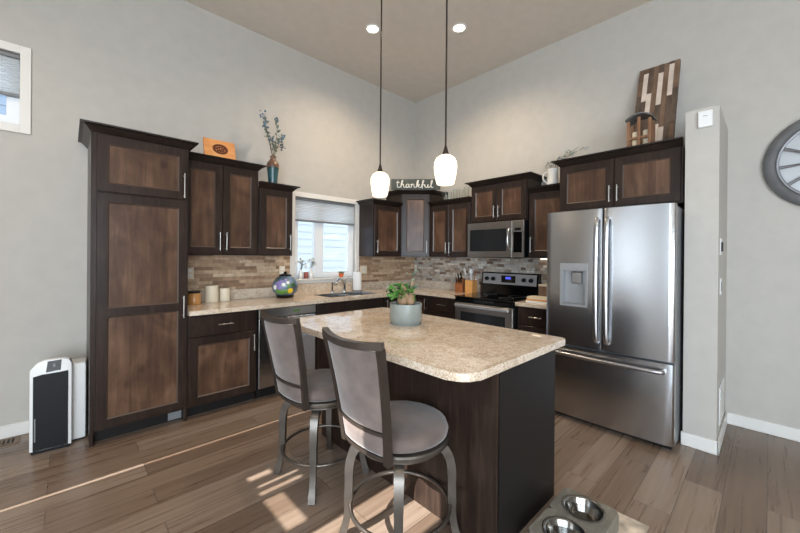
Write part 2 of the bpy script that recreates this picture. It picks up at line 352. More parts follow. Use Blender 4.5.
def door_frame(m, x0, x1, z0, z1, st=.062, t=.02, mids=(), y=0, bead=None):
    """framed door standing in front of the plane y; opening edges slope back to the panel"""
    xs0, xs1 = x0+st, x1-st; c = .003
    m.add([(x0, y, z0), (x1, y, z0), (x1, y, z1), (x0, y, z1), (x0, y-t+c, z0), (x1, y-t+c, z0), (x1, y-t+c, z1), (x0, y-t+c, z1),
           (x0+c, y-t, z0+c), (x1-c, y-t, z0+c), (x1-c, y-t, z1-c), (x0+c, y-t, z1-c)],
          [(3, 2, 1, 0)] + [(i, (i+1) % 4, (i+1) % 4+4, i+4) for i in range(4)] + [(i+4, (i+1) % 4+4, (i+1) % 4+8, i+8) for i in range(4)])
    zs = [z0+st] + [q for mz in mids for q in (mz-st/2, mz+st/2)] + [z1-st]
    ops = [(zs[i], zs[i+1]) for i in range(0, len(zs), 2)]
    m.add([(x0+c, y-t, z0+c), (xs0, y-t, z0+c), (xs0, y-t, z1-c), (x0+c, y-t, z1-c), (xs1, y-t, z0+c), (x1-c, y-t, z0+c), (x1-c, y-t, z1-c), (xs1, y-t, z1-c)], [(0, 1, 2, 3), (4, 5, 6, 7)])
    bounds = [z0+c] + zs + [z1-c]
    for i in range(0, len(bounds), 2):
        m.add([(xs0, y-t, bounds[i]), (xs1, y-t, bounds[i]), (xs1, y-t, bounds[i+1]), (xs0, y-t, bounds[i+1])], [(0, 1, 2, 3)])
    pans = []
    for a, b in ops:
        s, d = .011, .010
        bead.add([(xs0, y-t, a), (xs1, y-t, a), (xs1, y-t, b), (xs0, y-t, b), (xs0+s, y-t+d, a+s), (xs1-s, y-t+d, a+s), (xs1-s, y-t+d, b-s), (xs0+s, y-t+d, b-s)],
              [(i, (i+1) % 4, (i+1) % 4+4, i+4) for i in range(4)])
        pans.append((xs0+s, xs1-s, a+s, b-s, y-t+d))
    return pans
def bar_pull(m, x, z, ln, vert, y):
    """bar handle in front of plane y"""
    q = ln/2-.018
    if vert:
        m.tube([(x, y-.032, z-ln/2), (x, y-.032, z+ln/2)], .0052, 10)
        for d in (-q, q): m.tube([(x, y, z+d), (x, y-.032, z+d)], .005, 8)
    else:
        m.tube([(x-ln/2, y-.032, z), (x+ln/2, y-.032, z)], .0052, 10)
        for d in (-q, q): m.tube([(x+d, y, z), (x+d, y-.032, z)], .005, 8)
    return m
def make_door(root, x0, x1, z0, z1, handle=None, mids=(), st=.062, T=None, name='door', hl=.15, y=0):
    m = M(T); bd = M(T); pans = door_frame(m, x0, x1, z0, z1, st, mids=mids, y=y, bead=bd); d = m.build(name, 'frame', root, 0)
    bd.build('inner_bead', 'bead', d, 0)
    for a, b, c, e, yy in pans:
        M(T).box(a-.002, b+.002, yy-.001, yy+.004, c-.002, e+.002).build('door_panel', 'panel', d, 0)
    if handle:
        hx, hz, vert = handle
        bar_pull(M(T), hx, hz, hl, vert, y-.02).build('handle', 'nickel', d)
    return d
def make_drawer(root, x0, x1, z0, z1, hz=None, hl=.13, T=None):
    d = M(T).box(x0, x1, -.02, 0, z0, z1, .003).build('drawer', 'frame', root, 30)
    bar_pull(M(T), (x0+x1)/2, hz if hz else (z0+z1)/2, hl, False, -.02).build('handle', 'nickel', d)
    return d
RA, RB = 0, -PI/2      # facing -y (left wall), facing -x (right wall)
def wall_cab(loc, rz, w, d, z0, z1, ndoor, label, path_ends, hand='r', hl=.15, hz=None, name='wall_cabinet', hside=None):
    r = thing(name, loc, label, 'cabinet', rz)
    M().box(0, w, 0, d, z0, z1).build('body', 'frame', r, 0)
    lo, hi = path_ends
    path = ([(0, d)] if lo else []) + [(0, 0), (w, 0)] + ([(w, d)] if hi else [])
    # stay clear of the neighbour where the crown has no return
    crown(M(), path, z1).build('crown_molding', 'crown', r, 30)
    g = .003; a = .012; hz = hz if hz else z0+.13
    if ndoor == 2:
        make_door(r, a, w/2-g/2, z0+.012, z1-.012, (w/2-g/2-.028, hz, True), hl=hl)
        make_door(r, w/2+g/2, w-a, z0+.012, z1-.012, (w/2+g/2+.028, hz, True), hl=hl)
    else:
        hx = w-a-.03 if hand == 'r' else a+.03
        make_door(r, a, w-a, z0+.012, z1-.012, (hx, hz, True), hl=hl)
    return r
def base_body(r, w, d, top=.874, hollow=False):
    if hollow: M().box(0, .018, 0, d, .10, top).box(w-.018, w, 0, d, .10, top).box(.018, w-.018, 0, .018, .10, top).box(.018, w-.018, d-.018, d, .10, top).box(.018, w-.018, .018, d-.018, .10, .118).build('body', 'frame', r, 0)
    else: M().box(0, w, 0, d, .10, top).build('body', 'frame', r, 0)
    M().box(0, w, .075, .09, 0, .10).build('toe_kick', 'kick', r, 0)

# ------------------------------------------------------------------ room shell
HC = 3.84; XW, YS = -6.2, -7.5; TH = .15
struct('floor', M().box(XW, 0, YS, 0, -.05, 0), 'floor', 'grey brown wood plank floor', 'floor')
struct('ceiling', M().box(XW, 0, YS, 0, HC, HC+.1), 'ceiling', 'plain greige ceiling', 'ceiling')
def wall_with_holes(name, axis, t0, t1, a0, a1, holes, label):
    """wall slab between t0..t1 across `axis`, spanning a0..a1 and 0..HC, rectangular holes (a,b,z0,z1)"""
    m = M(); xs = sorted({a0, a1, *[h[0] for h in holes], *[h[1] for h in holes]}); zs = sorted({0, HC, *[h[2] for h in holes], *[h[3] for h in holes]})
    for i in range(len(xs)-1):
        run = None
        for j in range(len(zs)-1):
            cx, cz = (xs[i]+xs[i+1])/2, (zs[j]+zs[j+1])/2
            if any(h[0] < cx < h[1] and h[2] < cz < h[3] for h in holes): continue
            if axis == 'y': m.box(xs[i], xs[i+1], t0, t1, zs[j], zs[j+1])
            else: m.box(t0, t1, xs[i], xs[i+1], zs[j], zs[j+1])
    return struct(name, m, 'wall', label, 'wall')
KW = (-2.06, -1.17, 1.10, 2.09)          # kitchen window opening
LW = (-5.15, -4.30, 2.35, 2.89)          # high window at the far left
wall_with_holes('wall_left', 'y', 0, TH, XW, 0, [KW, LW], 'greige wall with the kitchen window and the high small window')
struct('wall_right', M().box(0, TH, YS, TH, 0, HC), 'wall', 'greige wall behind the range and refrigerator', 'wall')
struct('wall_partition', M().box(-.704, -.001, -3.668, -3.480, 0, 2.468), 'wall', 'short pale wall stub beside the refrigerator', 'wall')
# west wall: out of view, with slots added to shape the sun patches on the floor
def zw(x, z=0): return z + (x-XW)*math.tan(SUN_EL)
slots = [(-1.356, -1.346, zw(-5.2), zw(-3.75)), (-1.104, -1.085, zw(-5.2), zw(-2.2)), (-1.748, -1.698, zw(-3.22), zw(-3.06)), (-1.842, -1.822, zw(-3.2), zw(-2.93)), (-1.918, -1.886, zw(-3.22), zw(-2.94)),
         (-2.262, -1.968, zw(-3.225), zw(-3.095)), (-2.73, -2.36, zw(-3.26), zw(-2.25))]
wall_with_holes('wall_west', 'x', XW-.02, XW, YS, 0, slots+[(-6.5, -3.9, .35, 2.8), (-2.75, -1.55, .10, 2.2)], 'wall with window openings and added sun slots behind the camera')
wall_with_holes('wall_south', 'y', YS-TH, YS, XW, 0, [(-6.12, -4.48, .3, 2.8)], 'wall with a wide window behind the camera')
struct('baseboard_left', M().box(XW, -3.925, -.014, 0, 0, .10, .004), 'trim', 'white baseboard along the left wall', 'baseboard')
struct('baseboard_right', M().box(-.014, 0, YS, -3.669, 0, .10, .004), 'trim', 'white baseboard along the right wall', 'baseboard')
struct('baseboard_partition', M().box(-.718, -.705, -3.682, -3.470, 0, .10, .004).box(-.718, -.016, -3.682, -3.669, 0, .10, .004), 'trim', 'white baseboard wrapping the wall stub', 'baseboard')
# stone mosaic tile
struct('trim_1', M().box(-3.300, -2.122, -.010, -.001, 1.017, 1.376).box(-1.098, -.012, -.010, -.001, 1.017, 1.376), 'tile_a', 'brown stone mosaic backsplash under the left wall cabinets', 'backsplash')
struct('trim_2', M().box(-.010, -.001, -2.52, -.001, 1.017, 1.376).box(-.010, -.001, -2.088, -1.330, .90, 1.017), 'tile_b', 'grey and brown stone mosaic backsplash behind the range', 'backsplash')
# windows
def casing(m, a, b, z0, z1, w=.06, sill=False):
    m.box(a-w, a, -.016, 0, z0-w, z1+w, .003); m.box(b, b+w, -.016, 0, z0-w, z1+w, .003)
    m.box(a, b, -.016, 0, z1, z1+w, .003); m.box(a, b, -.016, 0, z0-w, z0, .003)
    if sill: m.box(a, b, -.045, .06, z0-.022, z0, .004)
def window(name, a, b, z0, z1, label, muls, sill):
    r = tag(thing(name, ((a+b)/2, 0, z0), label, 'window'), None, None, kind='structure'); T = Matrix.Translation((-(a+b)/2, 0, -z0))
    m = M(T); casing(m, a, b, z0, z1, sill=sill); m.build('window_casing', 'trim', r, 0)
    m = M(T); f = .045
    m.box(a, a+f, .05, .13, z0, z1); m.box(b-f, b, .05, .13, z0, z1); m.box(a+f, b-f, .05, .13, z1-f, z1); m.box(a+f, b-f, .05, .13, z0, z0+f)
    for x in muls: m.box(x-.04, x+.04, .05, .13, z0+f, z1-f)
    m.build('window_frame', 'vinyl', r, 0)
    xs = [a+f]+[q for x in muls for q in (x-.04, x+.04)]+[b-f]
    for i in range(0, len(xs), 2):
        s = .028; m = M(T); q0, q1 = xs[i], xs[i+1]
        m.box(q0, q0+s, .06, .11, z0+f, z1-f).box(q1-s, q1, .06, .11, z0+f, z1-f).box(q0+s, q1-s, .06, .11, z0+f, z0+f+s).box(q0+s, q1-s, .06, .11, z1-f-s, z1-f)
        sa = m.build('sash', 'vinyl', r, 0)
        M(T).box(q0+s, q1-s, .083, .087, z0+f+s, z1-f-s).build('window_pane', 'pane', sa, 0)
    return r
window('window_1', *KW, 'white casement window above the kitchen sink', [-1.70], True)
window('window_2', *LW, 'small high white window at the left edge', [], False)
def shade(a, b, z0, z1, label):
    r = thing('pleated_blind', ((a+b)/2, .025, z0), label, 'window blind'); w = (b-a)/2; n = max(3, int((z1-z0)/.022)); h = z1-z0
    vs = []; fs = []
    for i in range(2*n+1):
        z = .02+(h-.05)*i/(2*n); y = -.008 if i % 2 else .006
        vs += [(-w, y, z), (w, y, z)]
    for i in range(2*n): fs.append((2*i, 2*i+1, 2*i+3, 2*i+2))
    m = M().add(vs, fs); m.build('pleated_fabric', 'shade_fabric', r, 0)
    M().box(-w, w, -.012, .03, 0, .02, .003).build('bottom_rail', 'grey_plastic', r, 0)
    M().box(-w, w, -.014, .034, h-.03, h, .003).build('head_rail', 'grey_plastic', r, 0)
shade(-2.055, -1.175, 1.80, 2.086, 'pale pleated shade drawn partway down the kitchen sink window')
shade(-5.145, -4.305, 2.565, 2.886, 'pale pleated shade half lowered in the small high window at left')

# ------------------------------------------------------------------ outside
struct('ground', M().box(-14, 8, TH+.02, 14, -.62, -.55), 'concrete', 'pale driveway between the houses', 'ground')
hs = thing('neighboring_house', (0, 5, -.55), 'white sided house seen through the kitchen sink window', 'house')
def siding(m, x0, x1, y, z0, z1, lap=.2):
    z = z0
    while z < z1:
        t = min(z+lap, z1)
        m.add([(x0, y-.028, z), (x1, y-.028, z), (x1, y, t), (x0, y, t), (x0, y-.0, z), (x1, y-.0, z)], [(0, 1, 2, 3), (4, 5, 1, 0)]); z = t
m = M(); siding(m, -.2, 5, 0, 0, 6); m.box(-.2, 5, .01, 3, 0, 6); m.build('siding_wall', 'siding', hs, 0)
m = M(); siding(m, -9, -.45, .6, 0, 6); m.box(-9, -.45, .61, 3, 0, 6); m.build('set_back_wall', 'siding_blue', hs, 0)
M().box(-.45, -.2, -.05, 3, 0, 6).build('corner_board', 'vinyl', hs, 0)
M().prism([(-9.4, -.6), (5.4, -.6), (5.4, 3), (-9.4, 3)], 6.001, 6.2).build('roof', 'grey_plastic', hs, 0)

struct('ground', M().box(-30, XW-.03, -16, 14, -.62, -.55), 'concrete', 'pale ground outside the west windows', 'ground')
struct('sun_blocker_roof', M().box(-9.6, XW-.025, -3.6, -1.13, 2.245, 2.29), 'vinyl', 'added unseen roof slab blocking sun above the west opening', 'roof')  # added slab, out of view, keeps high sun out of the low opening
r = thing('added_curtain', (XW+.06, -.68, .02), 'unseen tan curtain added on the west wall for a warm refrigerator reflection', 'curtain')  # added out of view for a warm streak in the refrigerator doors
m = M(); vs = []; n = 24
for i in range(n+1):
    y = -.12+.24*i/n; x = .02*math.sin(i*1.3); vs += [(x, y, 0), (x, y, 2.45), (x-.004, y, 0), (x-.004, y, 2.45)]
m.add(vs, [q for i in range(n) for q in ((i*4, i*4+4, i*4+5, i*4+1), (i*4+2, i*4+3, i*4+7, i*4+6))]).build('fabric', 'tan_cloth', r, 60)
M().tube([(0, -.16, 2.47), (0, .16, 2.47)], .012, 10).build('rod', 'bronze', r)

# ------------------------------------------------------------------ cabinets, left wall
r = thing('pantry_cabinet', (-3.914, -.590, 0), 'tall dark pantry cabinet at the left end of the kitchen', 'cabinet')
w = .607
M().box(0, w, .0, .588, .10, 2.252).box(0, .02, 0, .588, 0, .10).box(w-.02, w, 0, .588, 0, .10).build('body', 'frame', r, 0)
M().box(.02, w-.02, .075, .09, 0, .10).build('toe_kick', 'kick', r, 0)
M().box(w-.12, w-.025, .066, .0745, .012, .088, .002).build('toe_vent', 'grey_plastic', r, 0)
crown(M(), [(0, .588), (0, 0), (w, 0), (w, .588)], 2.252).build('crown_molding', 'crown', r, 30)
make_door(r, .030, w-.006, 1.832, 2.243, (w-.036, 1.942, True), hl=.2)
make_door(r, .030, w-.006, .115, 1.822, (w-.036, .955, True), mids=(.955,), hl=.18)
wall_cab((-3.305, -.318, 0), RA, .683, .316, 1.378, 2.238, 2, 'dark two-door wall cabinet beside the pantry', (False, True), hl=.17, hz=1.51)
wall_cab((-2.620, -.318, 0), RA, .372, .316, 1.378, 2.075, 1, 'dark single-door wall cabinet just left of the kitchen window', (False, True), hl=.17, hz=1.52)
wall_cab((-1.112, -.318, 0), RA, .500, .316, 1.378, 2.075, 1, 'dark wall cabinet just right of the kitchen window', (True, False), hand='l', hl=.17, hz=1.51)
# diagonal corner cabinet
r = thing('corner_cabinet', (-.47, -.47, 0), 'tall diagonal corner wall cabinet below the thankful sign', 'cabinet')
T = Matrix.Translation((.47, .47, 0))
poly = [(-.002, -.002), (-.609, -.002), (-.609, -.330), (-.330, -.609), (-.002, -.609)]
M(T).prism(poly, 1.378, 2.262).build('body', 'frame', r, 0)
crown(M(T), [(-.609, -.002), (-.609, -.330), (-.330, -.609), (-.002, -.609)], 2.262).build('crown_molding', 'crown', r, 30)
TD = T @ Matrix.Translation((-.609, -.330, 0)) @ Matrix.Rotation(-PI/4, 4, 'Z'); dw = .395
make_door(r, .012, dw-.012, 1.39, 2.250, (dw-.04, 1.52, True), T=TD, hl=.17)
# ------------------------------------------------------------------ cabinets, right wall
wall_cab((-.318, -.612, 0), RB, .702, .316, 1.378, 2.085, 2, 'dark two-door wall cabinet between corner cabinet and microwave', (False, False), hl=.15, hz=1.50)
wall_cab((-.330, -1.318, 0), RB, .752, .328, 1.800, 2.256, 2, 'short dark two-door cabinet above the microwave', (True, True), hl=.14, hz=1.92)
wall_cab((-.318, -2.076, 0), RB, .444, .316, 1.378, 2.090, 1, 'narrow dark wall cabinet between microwave and refrigerator', (False, False), hand='l', hl=.17, hz=1.52)
r = wall_cab((-.610, -2.527, 0), RB, .930, .608, 1.812, 2.246, 2, 'wide dark two-door cabinet above the refrigerator', (True, False), hl=.14, hz=1.935)
# ------------------------------------------------------------------ base cabinets
def base_cab(loc, rz, w, d, label, layout):
    r = thing('base_cabinet', loc, label, 'cabinet', rz); base_body(r, w, d, hollow=layout == 'sink'); g = .010
    if layout == 'drawer_door':
        make_drawer(r, g, w-g, .690, .862); make_door(r, g, w-g, .115, .678, (w-g-.030, .575, True), hl=.15)
    elif layout == 'sink':
        M().box(g, w-g, -.02, 0, .690, .862, .003).build('false_front', 'frame', r, 30)
        make_door(r, g, w/2-.002, .115, .678, (w/2-.03, .575, True)); make_door(r, w/2+.002, w-g, .115, .678, (w/2+.03, .575, True))
    elif layout == 'drawers':
        for a, b in ((.690, .862), (.410, .678), (.115, .398)): make_drawer(r, g, w-g, a, b)
    elif layout == 'door_l': make_door(r, g, w-g, .115, .862, (g+.03, .76, True), hl=.15)
    elif layout == 'door_r': make_door(r, g, w-g, .115, .862, (w-g-.03, .76, True), hl=.15)
    return r
base_cab((-3.307, -.590, 0), RA, .575, .588, 'dark base cabinet with drawer and door beside the pantry', 'drawer_door')
base_cab((-2.112, -.590, 0), RA, .940, .588, 'dark sink base cabinet right of the dishwasher', 'sink')
base_cab((-1.170, -.590, 0), RA, .565, .588, 'dark narrow door base cabinet right of the sink base', 'door_l')
base_cab((-.590, -.612, 0), RB, .240, .588, 'slim dark base cabinet at the inner corner', 'door_r')
base_cab((-.590, -.854, 0), RB, .472, .588, 'dark drawer base cabinet left of the range', 'drawers')
base_cab((-.590, -2.094, 0), RB, .420, .588, 'dark drawer base cabinet between range and refrigerator', 'drawers')
# dishwasher
r = thing('dishwasher', (-2.727, -.590, 0), 'stainless dishwasher under the counter beside the sink', 'dishwasher')
M().box(.002, .608, .0, .56, .10, .872).build('body', 'black_plastic', r, 0)
M().box(.02, .59, .07, .09, 0, .099).build('toe_kick', 'kick', r, 0)
dd = M().box(.006, .604, -.026, -.001, .115, .775, .004).build('door', 'steel', r, 30)
M().box(.006, .604, -.026, -.001, .782, .868, .004).build('control_panel', 'dark_steel', r, 30)
M().box(.35, .42, -.0275, -.0262, .815, .835).build('green_label', 'green', r, 0)  # small green label stuck on the control panel
M().tube([(.06, -.027, .735), (.06, -.062, .735), (.55, -.062, .735), (.55, -.027, .735)], .009, 10).build('handle', 'steel', dd)
# ------------------------------------------------------------------ counters
SX0, SX1, SY0, SY1 = -1.905, -1.185, -.545, -.150
m = M()
z0, z1 = .876, .914
for b in ((-3.306, SX0, -.648, -.002), (SX0, SX1, -.648, SY0), (SX0, SX1, SY1, -.002), (SX1, -.648, -.648, -.002), (-.648, -.002, -1.326, -.002)):
    m.box(*b, z0, z1)
m.box(-3.306, -2.122, -.022, -.002, z1, 1.016).box(-2.122, -1.098, -.022, -.002, z1, 1.038).box(-1.098, -.022, -.022, -.002, z1, 1.016).box(-.022, -.002, -1.326, -.022, z1, 1.016)
tag(m.build('countertop', 'granite', None, 0), 'beige granite countertop wrapping the corner under the window', 'countertop')
tag(M().box(-.648, -.002, -2.514, -2.094, z0, z1, .003).box(-.022, -.002, -2.514, -2.094, z1, 1.016).build('countertop', 'granite', None, 0), 'short granite countertop between range and refrigerator', 'countertop')
# sink and faucet
r = thing('kitchen_sink', ((SX0+SX1)/2, (SY0+SY1)/2, .70), 'double bowl stainless sink set into the counter', 'sink')
def bowl(m, x0, x1, y0, y1, zb, zt):
    q = .03
    m.add([(x0, y0, zt), (x1, y0, zt), (x1, y1, zt), (x0, y1, zt), (x0+q, y0+q, zb), (x1-q, y0+q, zb), (x1-q, y1-q, zb), (x0+q, y1-q, zb)],
          [(i, (i+1) % 4, (i+1) % 4+4, i+4) for i in range(4)]+[(4, 5, 6, 7)])
hw, hd = (SX1-SX0)/2-.002, (SY1-SY0)/2-.002
for a, b in ((-hw+.01, -.015), (.015, hw-.01)):
    m = M(); bowl(m, a, b, -hd+.01, hd-.01, .0, .205); m.build('basin', 'basin_steel', r, 0)
    M().cyl(((a+b)/2, 0, .001), .035, .004).build('drain', 'dark_steel', r)
M().box(-hw, hw, -hd, -hd+.012, .196, .212).box(-hw, hw, hd-.012, hd, .196, .212).box(-hw, -hw+.012, -hd+.012, hd-.012, .196, .212).box(hw-.012, hw, -hd+.012, hd-.012, .196, .212).box(-.016, .016, -hd+.012, hd-.012, .190, .206).build('rim', 'steel_h', r, 0)
r = thing('faucet', (-1.40, -.085, .915), 'chrome arched faucet standing behind the sink', 'faucet')
M().lathe([(.030, 0), (.030, .008), (.020, .016), (.020, .07), (.023, .075), (.023, .11), (.014, .125)]).build('base', 'chrome', r)
M().tube([(0, 0, .06), (-.05, -.03, .155), (-.12, -.07, .175), (-.20, -.12, .145), (-.225, -.135, .10)], [.017, .016, .015, .014, .016], 12, smooth=6).build('spout', 'chrome', r)
M().tube([(0, 0, .115), (.015, .01, .15), (.07, -.01, .185)], [.012, .011, .008], 10, smooth=4).build('lever', 'chrome', r)
r = thing('soap_dispenser', (-1.585, -.085, .915), 'slim chrome soap dispenser left of the faucet', 'soap dispenser')
M().lathe([(.022, 0), (.022, .006), (.012, .012), (.011, .10), (.014, .105), (.014, .125), (.004, .13)]).build('body', 'chrome', r)
M().tube([(0, 0, .118), (-.01, -.03, .128), (-.015, -.07, .122)], .007, 8, smooth=4).build('nozzle', 'chrome', r)

# ------------------------------------------------------------------ island
def rounded(x0, x1, y0, y1, rr, n=6):
    pts = []
    for cx, cy, a, rad in ((x1, y1, 0, rr[0]), (x0, y1, 90, rr[1]), (x0, y0, 180, rr[2]), (x1, y0, 270, rr[3])):
        sx = cx-rad if cx == x1 else cx+rad; sy = cy-rad if cy == y1 else cy+rad
        for i in range(n+1):
            t = math.radians(a+90*i/n); pts.append((sx+rad*math.cos(t), sy+rad*math.sin(t)))
    return pts
IX0, IX1, IY0, IY1 = -2.905, -1.926, -3.108, -1.478
r = tag(M().prism(rounded(IX0, IX1, IY0, IY1, (.02, .07, .10, .02)), .876, .914, .009, 3).build('island_countertop', 'granite', None, 18), 'speckled beige granite island top with rounded corners', 'countertop')
bx0, bx1, by0, by1 = -2.600, -1.950, -3.062, -1.540
r = thing('kitchen_island', ((bx0+bx1)/2, (by0+by1)/2, 0), 'dark wood kitchen island base under the granite top', 'kitchen island')
T = Matrix.Translation((-(bx0+bx1)/2, -(by0+by1)/2, 0))
M(T).box(bx0+.02, bx1-.02, by0+.02, by1-.02, .10, .874).box(bx0+.02, bx1-.095, by0+.02, by1-.02, 0, .10).build('body', 'frame', r, 0)
M(T).box(bx0+.012, bx1-.02, by0, by0+.019, 0, .874).build('end_panel', 'kick', r, 0)
M(T).box(bx0+.012, bx1-.02, by1-.019, by1, 0, .874).build('end_panel', 'kick', r, 0)
M(T).box(bx0, bx0+.019, by0, by1, 0, .874).build('seating_panel', 'frame', r, 0)
TT = T @ Matrix.Translation((bx1-.02, by0+.02, 0)) @ Matrix.Rotation(PI/2, 4, 'Z'); L3 = (by1-by0-.04)/3
for i in range(3): make_door(r, i*L3+.004, (i+1)*L3-.004, .115, .862, ((i+1)*L3-.04, .76, True), T=TT)

# ------------------------------------------------------------------ range
r = thing('kitchen_range', (-.02, -1.332, 0), 'black and stainless electric range between the base cabinets', 'range', RB)
w = .756; D = .615       # local: x along the wall, y=0 at the back (towards +y wall), front at y=-D
M().box(0, w, -D, -.012, .09, .905).build('body', 'black_plastic', r, 0)
M().box(.02, w-.02, -D+.07, -.05, 0, .089).build('plinth', 'kick', r, 0)
M().box(-.002, w+.002, -D-.045, -.07, .9055, .922, .004).build('glass_cooktop', 'gloss_black', r, 30)
for x, y, rad in ((.2, -.20, .08), (.2, -.45, .10), (.56, -.20, .10), (.56, -.45, .08)):
    M().lathe([(rad, .9222), (rad, .9226), (rad-.006, .9226), (rad-.006, .9222)], (x, y, 0), 32, cap=False).build('burner_ring', 'grey_plastic', r)
dd = M().box(.006, w-.006, -D-.04, -D-.001, .315, .845, .005).build('oven_door', 'dark_steel', r, 30)
M().box(.09, w-.09, -D-.0425, -D-.0405, .40, .745).build('oven_window', 'dk_glass', dd, 0)
M().box(.03, w-.03, -D-.088, -D-.068, .800, .836, .006).box(.05, .075, -D-.07, -D-.039, .808, .828).box(w-.075, w-.05, -D-.07, -D-.039, .808, .828).build('handle', 'panel_steel', dd, 30)
M().box(.006, w-.006, -D-.038, -D-.001, .862, .900, .003).build('front_rail', 'gloss_black', r, 30)
dd = M().box(.006, w-.006, -D-.036, -D-.001, .10, .305, .005).build('storage_drawer', 'dark_steel', r, 30)
M().add([(0, -.10, .9055), (w, -.10, .9055), (w, -.07, 1.19), (0, -.07, 1.19), (0, -.0, .9055), (w, -.0, .9055), (w, 0, 1.19), (0, 0, 1.19)], [(0, 1, 2, 3), (4, 7, 6, 5), (3, 2, 6, 7), (0, 3, 7, 4), (1, 5, 6, 2), (0, 4, 5, 1)]).build('backguard', 'gloss_black', r, 0)
q = lambda z: -.10+.03*(z-.9055)/.2845-.0015
cp = M().add([(.02, q(1.045), 1.045), (w-.02, q(1.045), 1.045), (w-.02, q(1.175), 1.175), (.02, q(1.175), 1.175), (.02, q(1.045)-.004, 1.045), (w-.02, q(1.045)-.004, 1.045), (w-.02, q(1.175)-.004, 1.175), (.02, q(1.175)-.004, 1.175)],
             [(3, 2, 1, 0), (4, 5, 6, 7)]+[(i, (i+1) % 4, (i+1) % 4+4, i+4) for i in range(4)]).build('control_panel', 'panel_steel', r, 0)
for x in (.085, .175, .585, .675): M().lathe([(.026, 0), (.026, -.01), (.021, -.032), (.0001, -.034)], (x, q(1.11)-.004, 1.11), 20, 'y').box(x-.003, x+.003, q(1.11)-.042, q(1.11)-.03, 1.092, 1.128).build('knob', 'black_plastic', cp)
M().box(.285, .475, q(1.11)-.009, q(1.11)-.0045, 1.068, 1.155).build('display', 'gloss_black', cp, 0)
M().box(.345, .415, q(1.11)-.0105, q(1.11)-.0092, 1.110, 1.140).build('clock_readout', 'blue_led', cp, 0)

# ------------------------------------------------------------------ microwave
r = thing('microwave', (-.012, -1.322, 1.375), 'stainless over-the-range microwave under the short cabinet', 'microwave', RB)
w = .746; D = .375; h = .420
M().box(0, w, -D, -.002, 0, h).build('body', 'black_plastic', r, 0)
dd = M().box(.002, .602, -D-.028, -D-.001, .004, h-.003, .004).build('door', 'dark_steel', r, 30)
M().box(.040, .535, -D-.0295, -D-.0285, .075, h-.085).build('door_window', 'dk_glass', dd, 0)
M().tube([(.574, -D-.03, .09), (.574, -D-.062, .12), (.574, -D-.075, .21), (.574, -D-.062, .30), (.574, -D-.03, .33)], .012, 10, smooth=5).build('handle', 'steel', dd)
M().box(.605, w-.002, -D-.028, -D-.001, .004, h-.003, .004).build('control_panel', 'dark_steel', r, 30)
M().box(.622, w-.022, -D-.0295, -D-.0285, .06, h-.13).build('keypad', 'gloss_black', r, 0)
M().box(.635, w-.035, -D-.0295, -D-.0285, h-.115, h-.085).build('display', 'dk_glass', r, 0)
M().box(.27, .31, -D-.0295, -D-.0285, h-.045, h-.033).build('badge', 'nickel', dd, 0)
M().box(.05, w-.05, -D+.02, -.1, -.003, -.0005).build('grease_filter', 'grey_plastic', r, 0)

r = thing('light_strip', (-.06, -2.085, 1.3665), 'thin lit strip under the narrow cabinet beside the microwave', 'light strip', RB)
M().box(.0, .42, -.012, .012, 0, .008).build('channel', 'white_plastic', r, 0)
M().box(.01, .41, -.006, .006, -.004, -.0005).build('diffuser', 'lamp', r, 0)
# ------------------------------------------------------------------ refrigerator
r = thing('refrigerator', (-.06, -2.549, 0), 'tall stainless french door refrigerator beside the wall stub', 'refrigerator', RB)
w = .912; D = .815; F = .885      # door front at local y=-F
M().box(.004, w-.004, -D, 0, .035, 1.760).build('body', 'grey_plastic', r, 0)
M().box(.02, w-.02, -D-.012, -.05, .012, .0345).build('bottom_grille', 'black_plastic', r, 0)
for x in (.05, w-.05):
    for y in (-D+.04, -.06): M().cyl((x, y, 0), .018, .0118).build('foot', 'grey_plastic', r)
def bulge(m, x0, x1, z0, z1, yb, yf, hx0, hx1, n=12):
    """door slab, front softly bowed over hx0..hx1"""
    vs = []; prof = []
    for i in range(n+1):
        x = x0+(x1-x0)*i/n; t = (x-hx0)/(hx1-hx0); prof.append((x, yf-.016*(1-(2*t-1)**2)))
    rr = .010
    poly = [(x0, yb)]+[(x0, prof[0][1]+rr), (x0+rr, prof[0][1])]+prof[1:-1]+[(x1-rr, prof[-1][1]), (x1, prof[-1][1]+rr)]+[(x1, yb)]
    return m.prism(poly, z0, z1, .004, 2)
cy = .4555
def slab(m, x0, x1, z0, z1, rl, rr_, n=6):
    f = lambda x: -F+.012-.016*(1-(2*x/w-1)**2)
    poly = [(x0, -D-.002)] + ([(x0, f(x0)+.010), (x0+.003, f(x0)+.003)] if rl else []) + [(x0+(x1-x0)*i/n, f(x0+(x1-x0)*i/n)) for i in range(1 if rl else 0, n if rr_ else n+1)] + ([(x1-.003, f(x1)+.003), (x1, f(x1)+.010)] if rr_ else []) + [(x1, -D-.002)]
    return m.prism(poly, z0, z1)
dl = M(); slab(dl, 0, .142, .645, 1.776, True, False); slab(dl, .328, cy-.003, .645, 1.776, False, True); slab(dl, .142, .328, .645, .990, False, False, 4); slab(dl, .142, .328, 1.275, 1.776, False, False, 4)
dl = dl.build('door', 'steel', r, 35)
dr = bulge(M(), cy+.003, w, .645, 1.776, -D-.002, -F+.012, 0, w).build('door', 'steel', r, 35)
fz = bulge(M(), 0, w, .048, .628, -D-.002, -F+.012, 0, w, 16).build('freezer_drawer', 'steel', r, 35)
for x, dd in ((cy-.036, dl), (cy+.036, dr)):
    pts = [(x, -F+.0, .705), (x, -F-.045, .735), (x, -F-.062, .95), (x, -F-.066, 1.19), (x, -F-.062, 1.43), (x, -F-.045, 1.665), (x, -F, 1.695)]
    M().tube(pts, .017, 10, smooth=6, up=(1, 0, 0), flat=.6).build('handle', 'steel', dd)
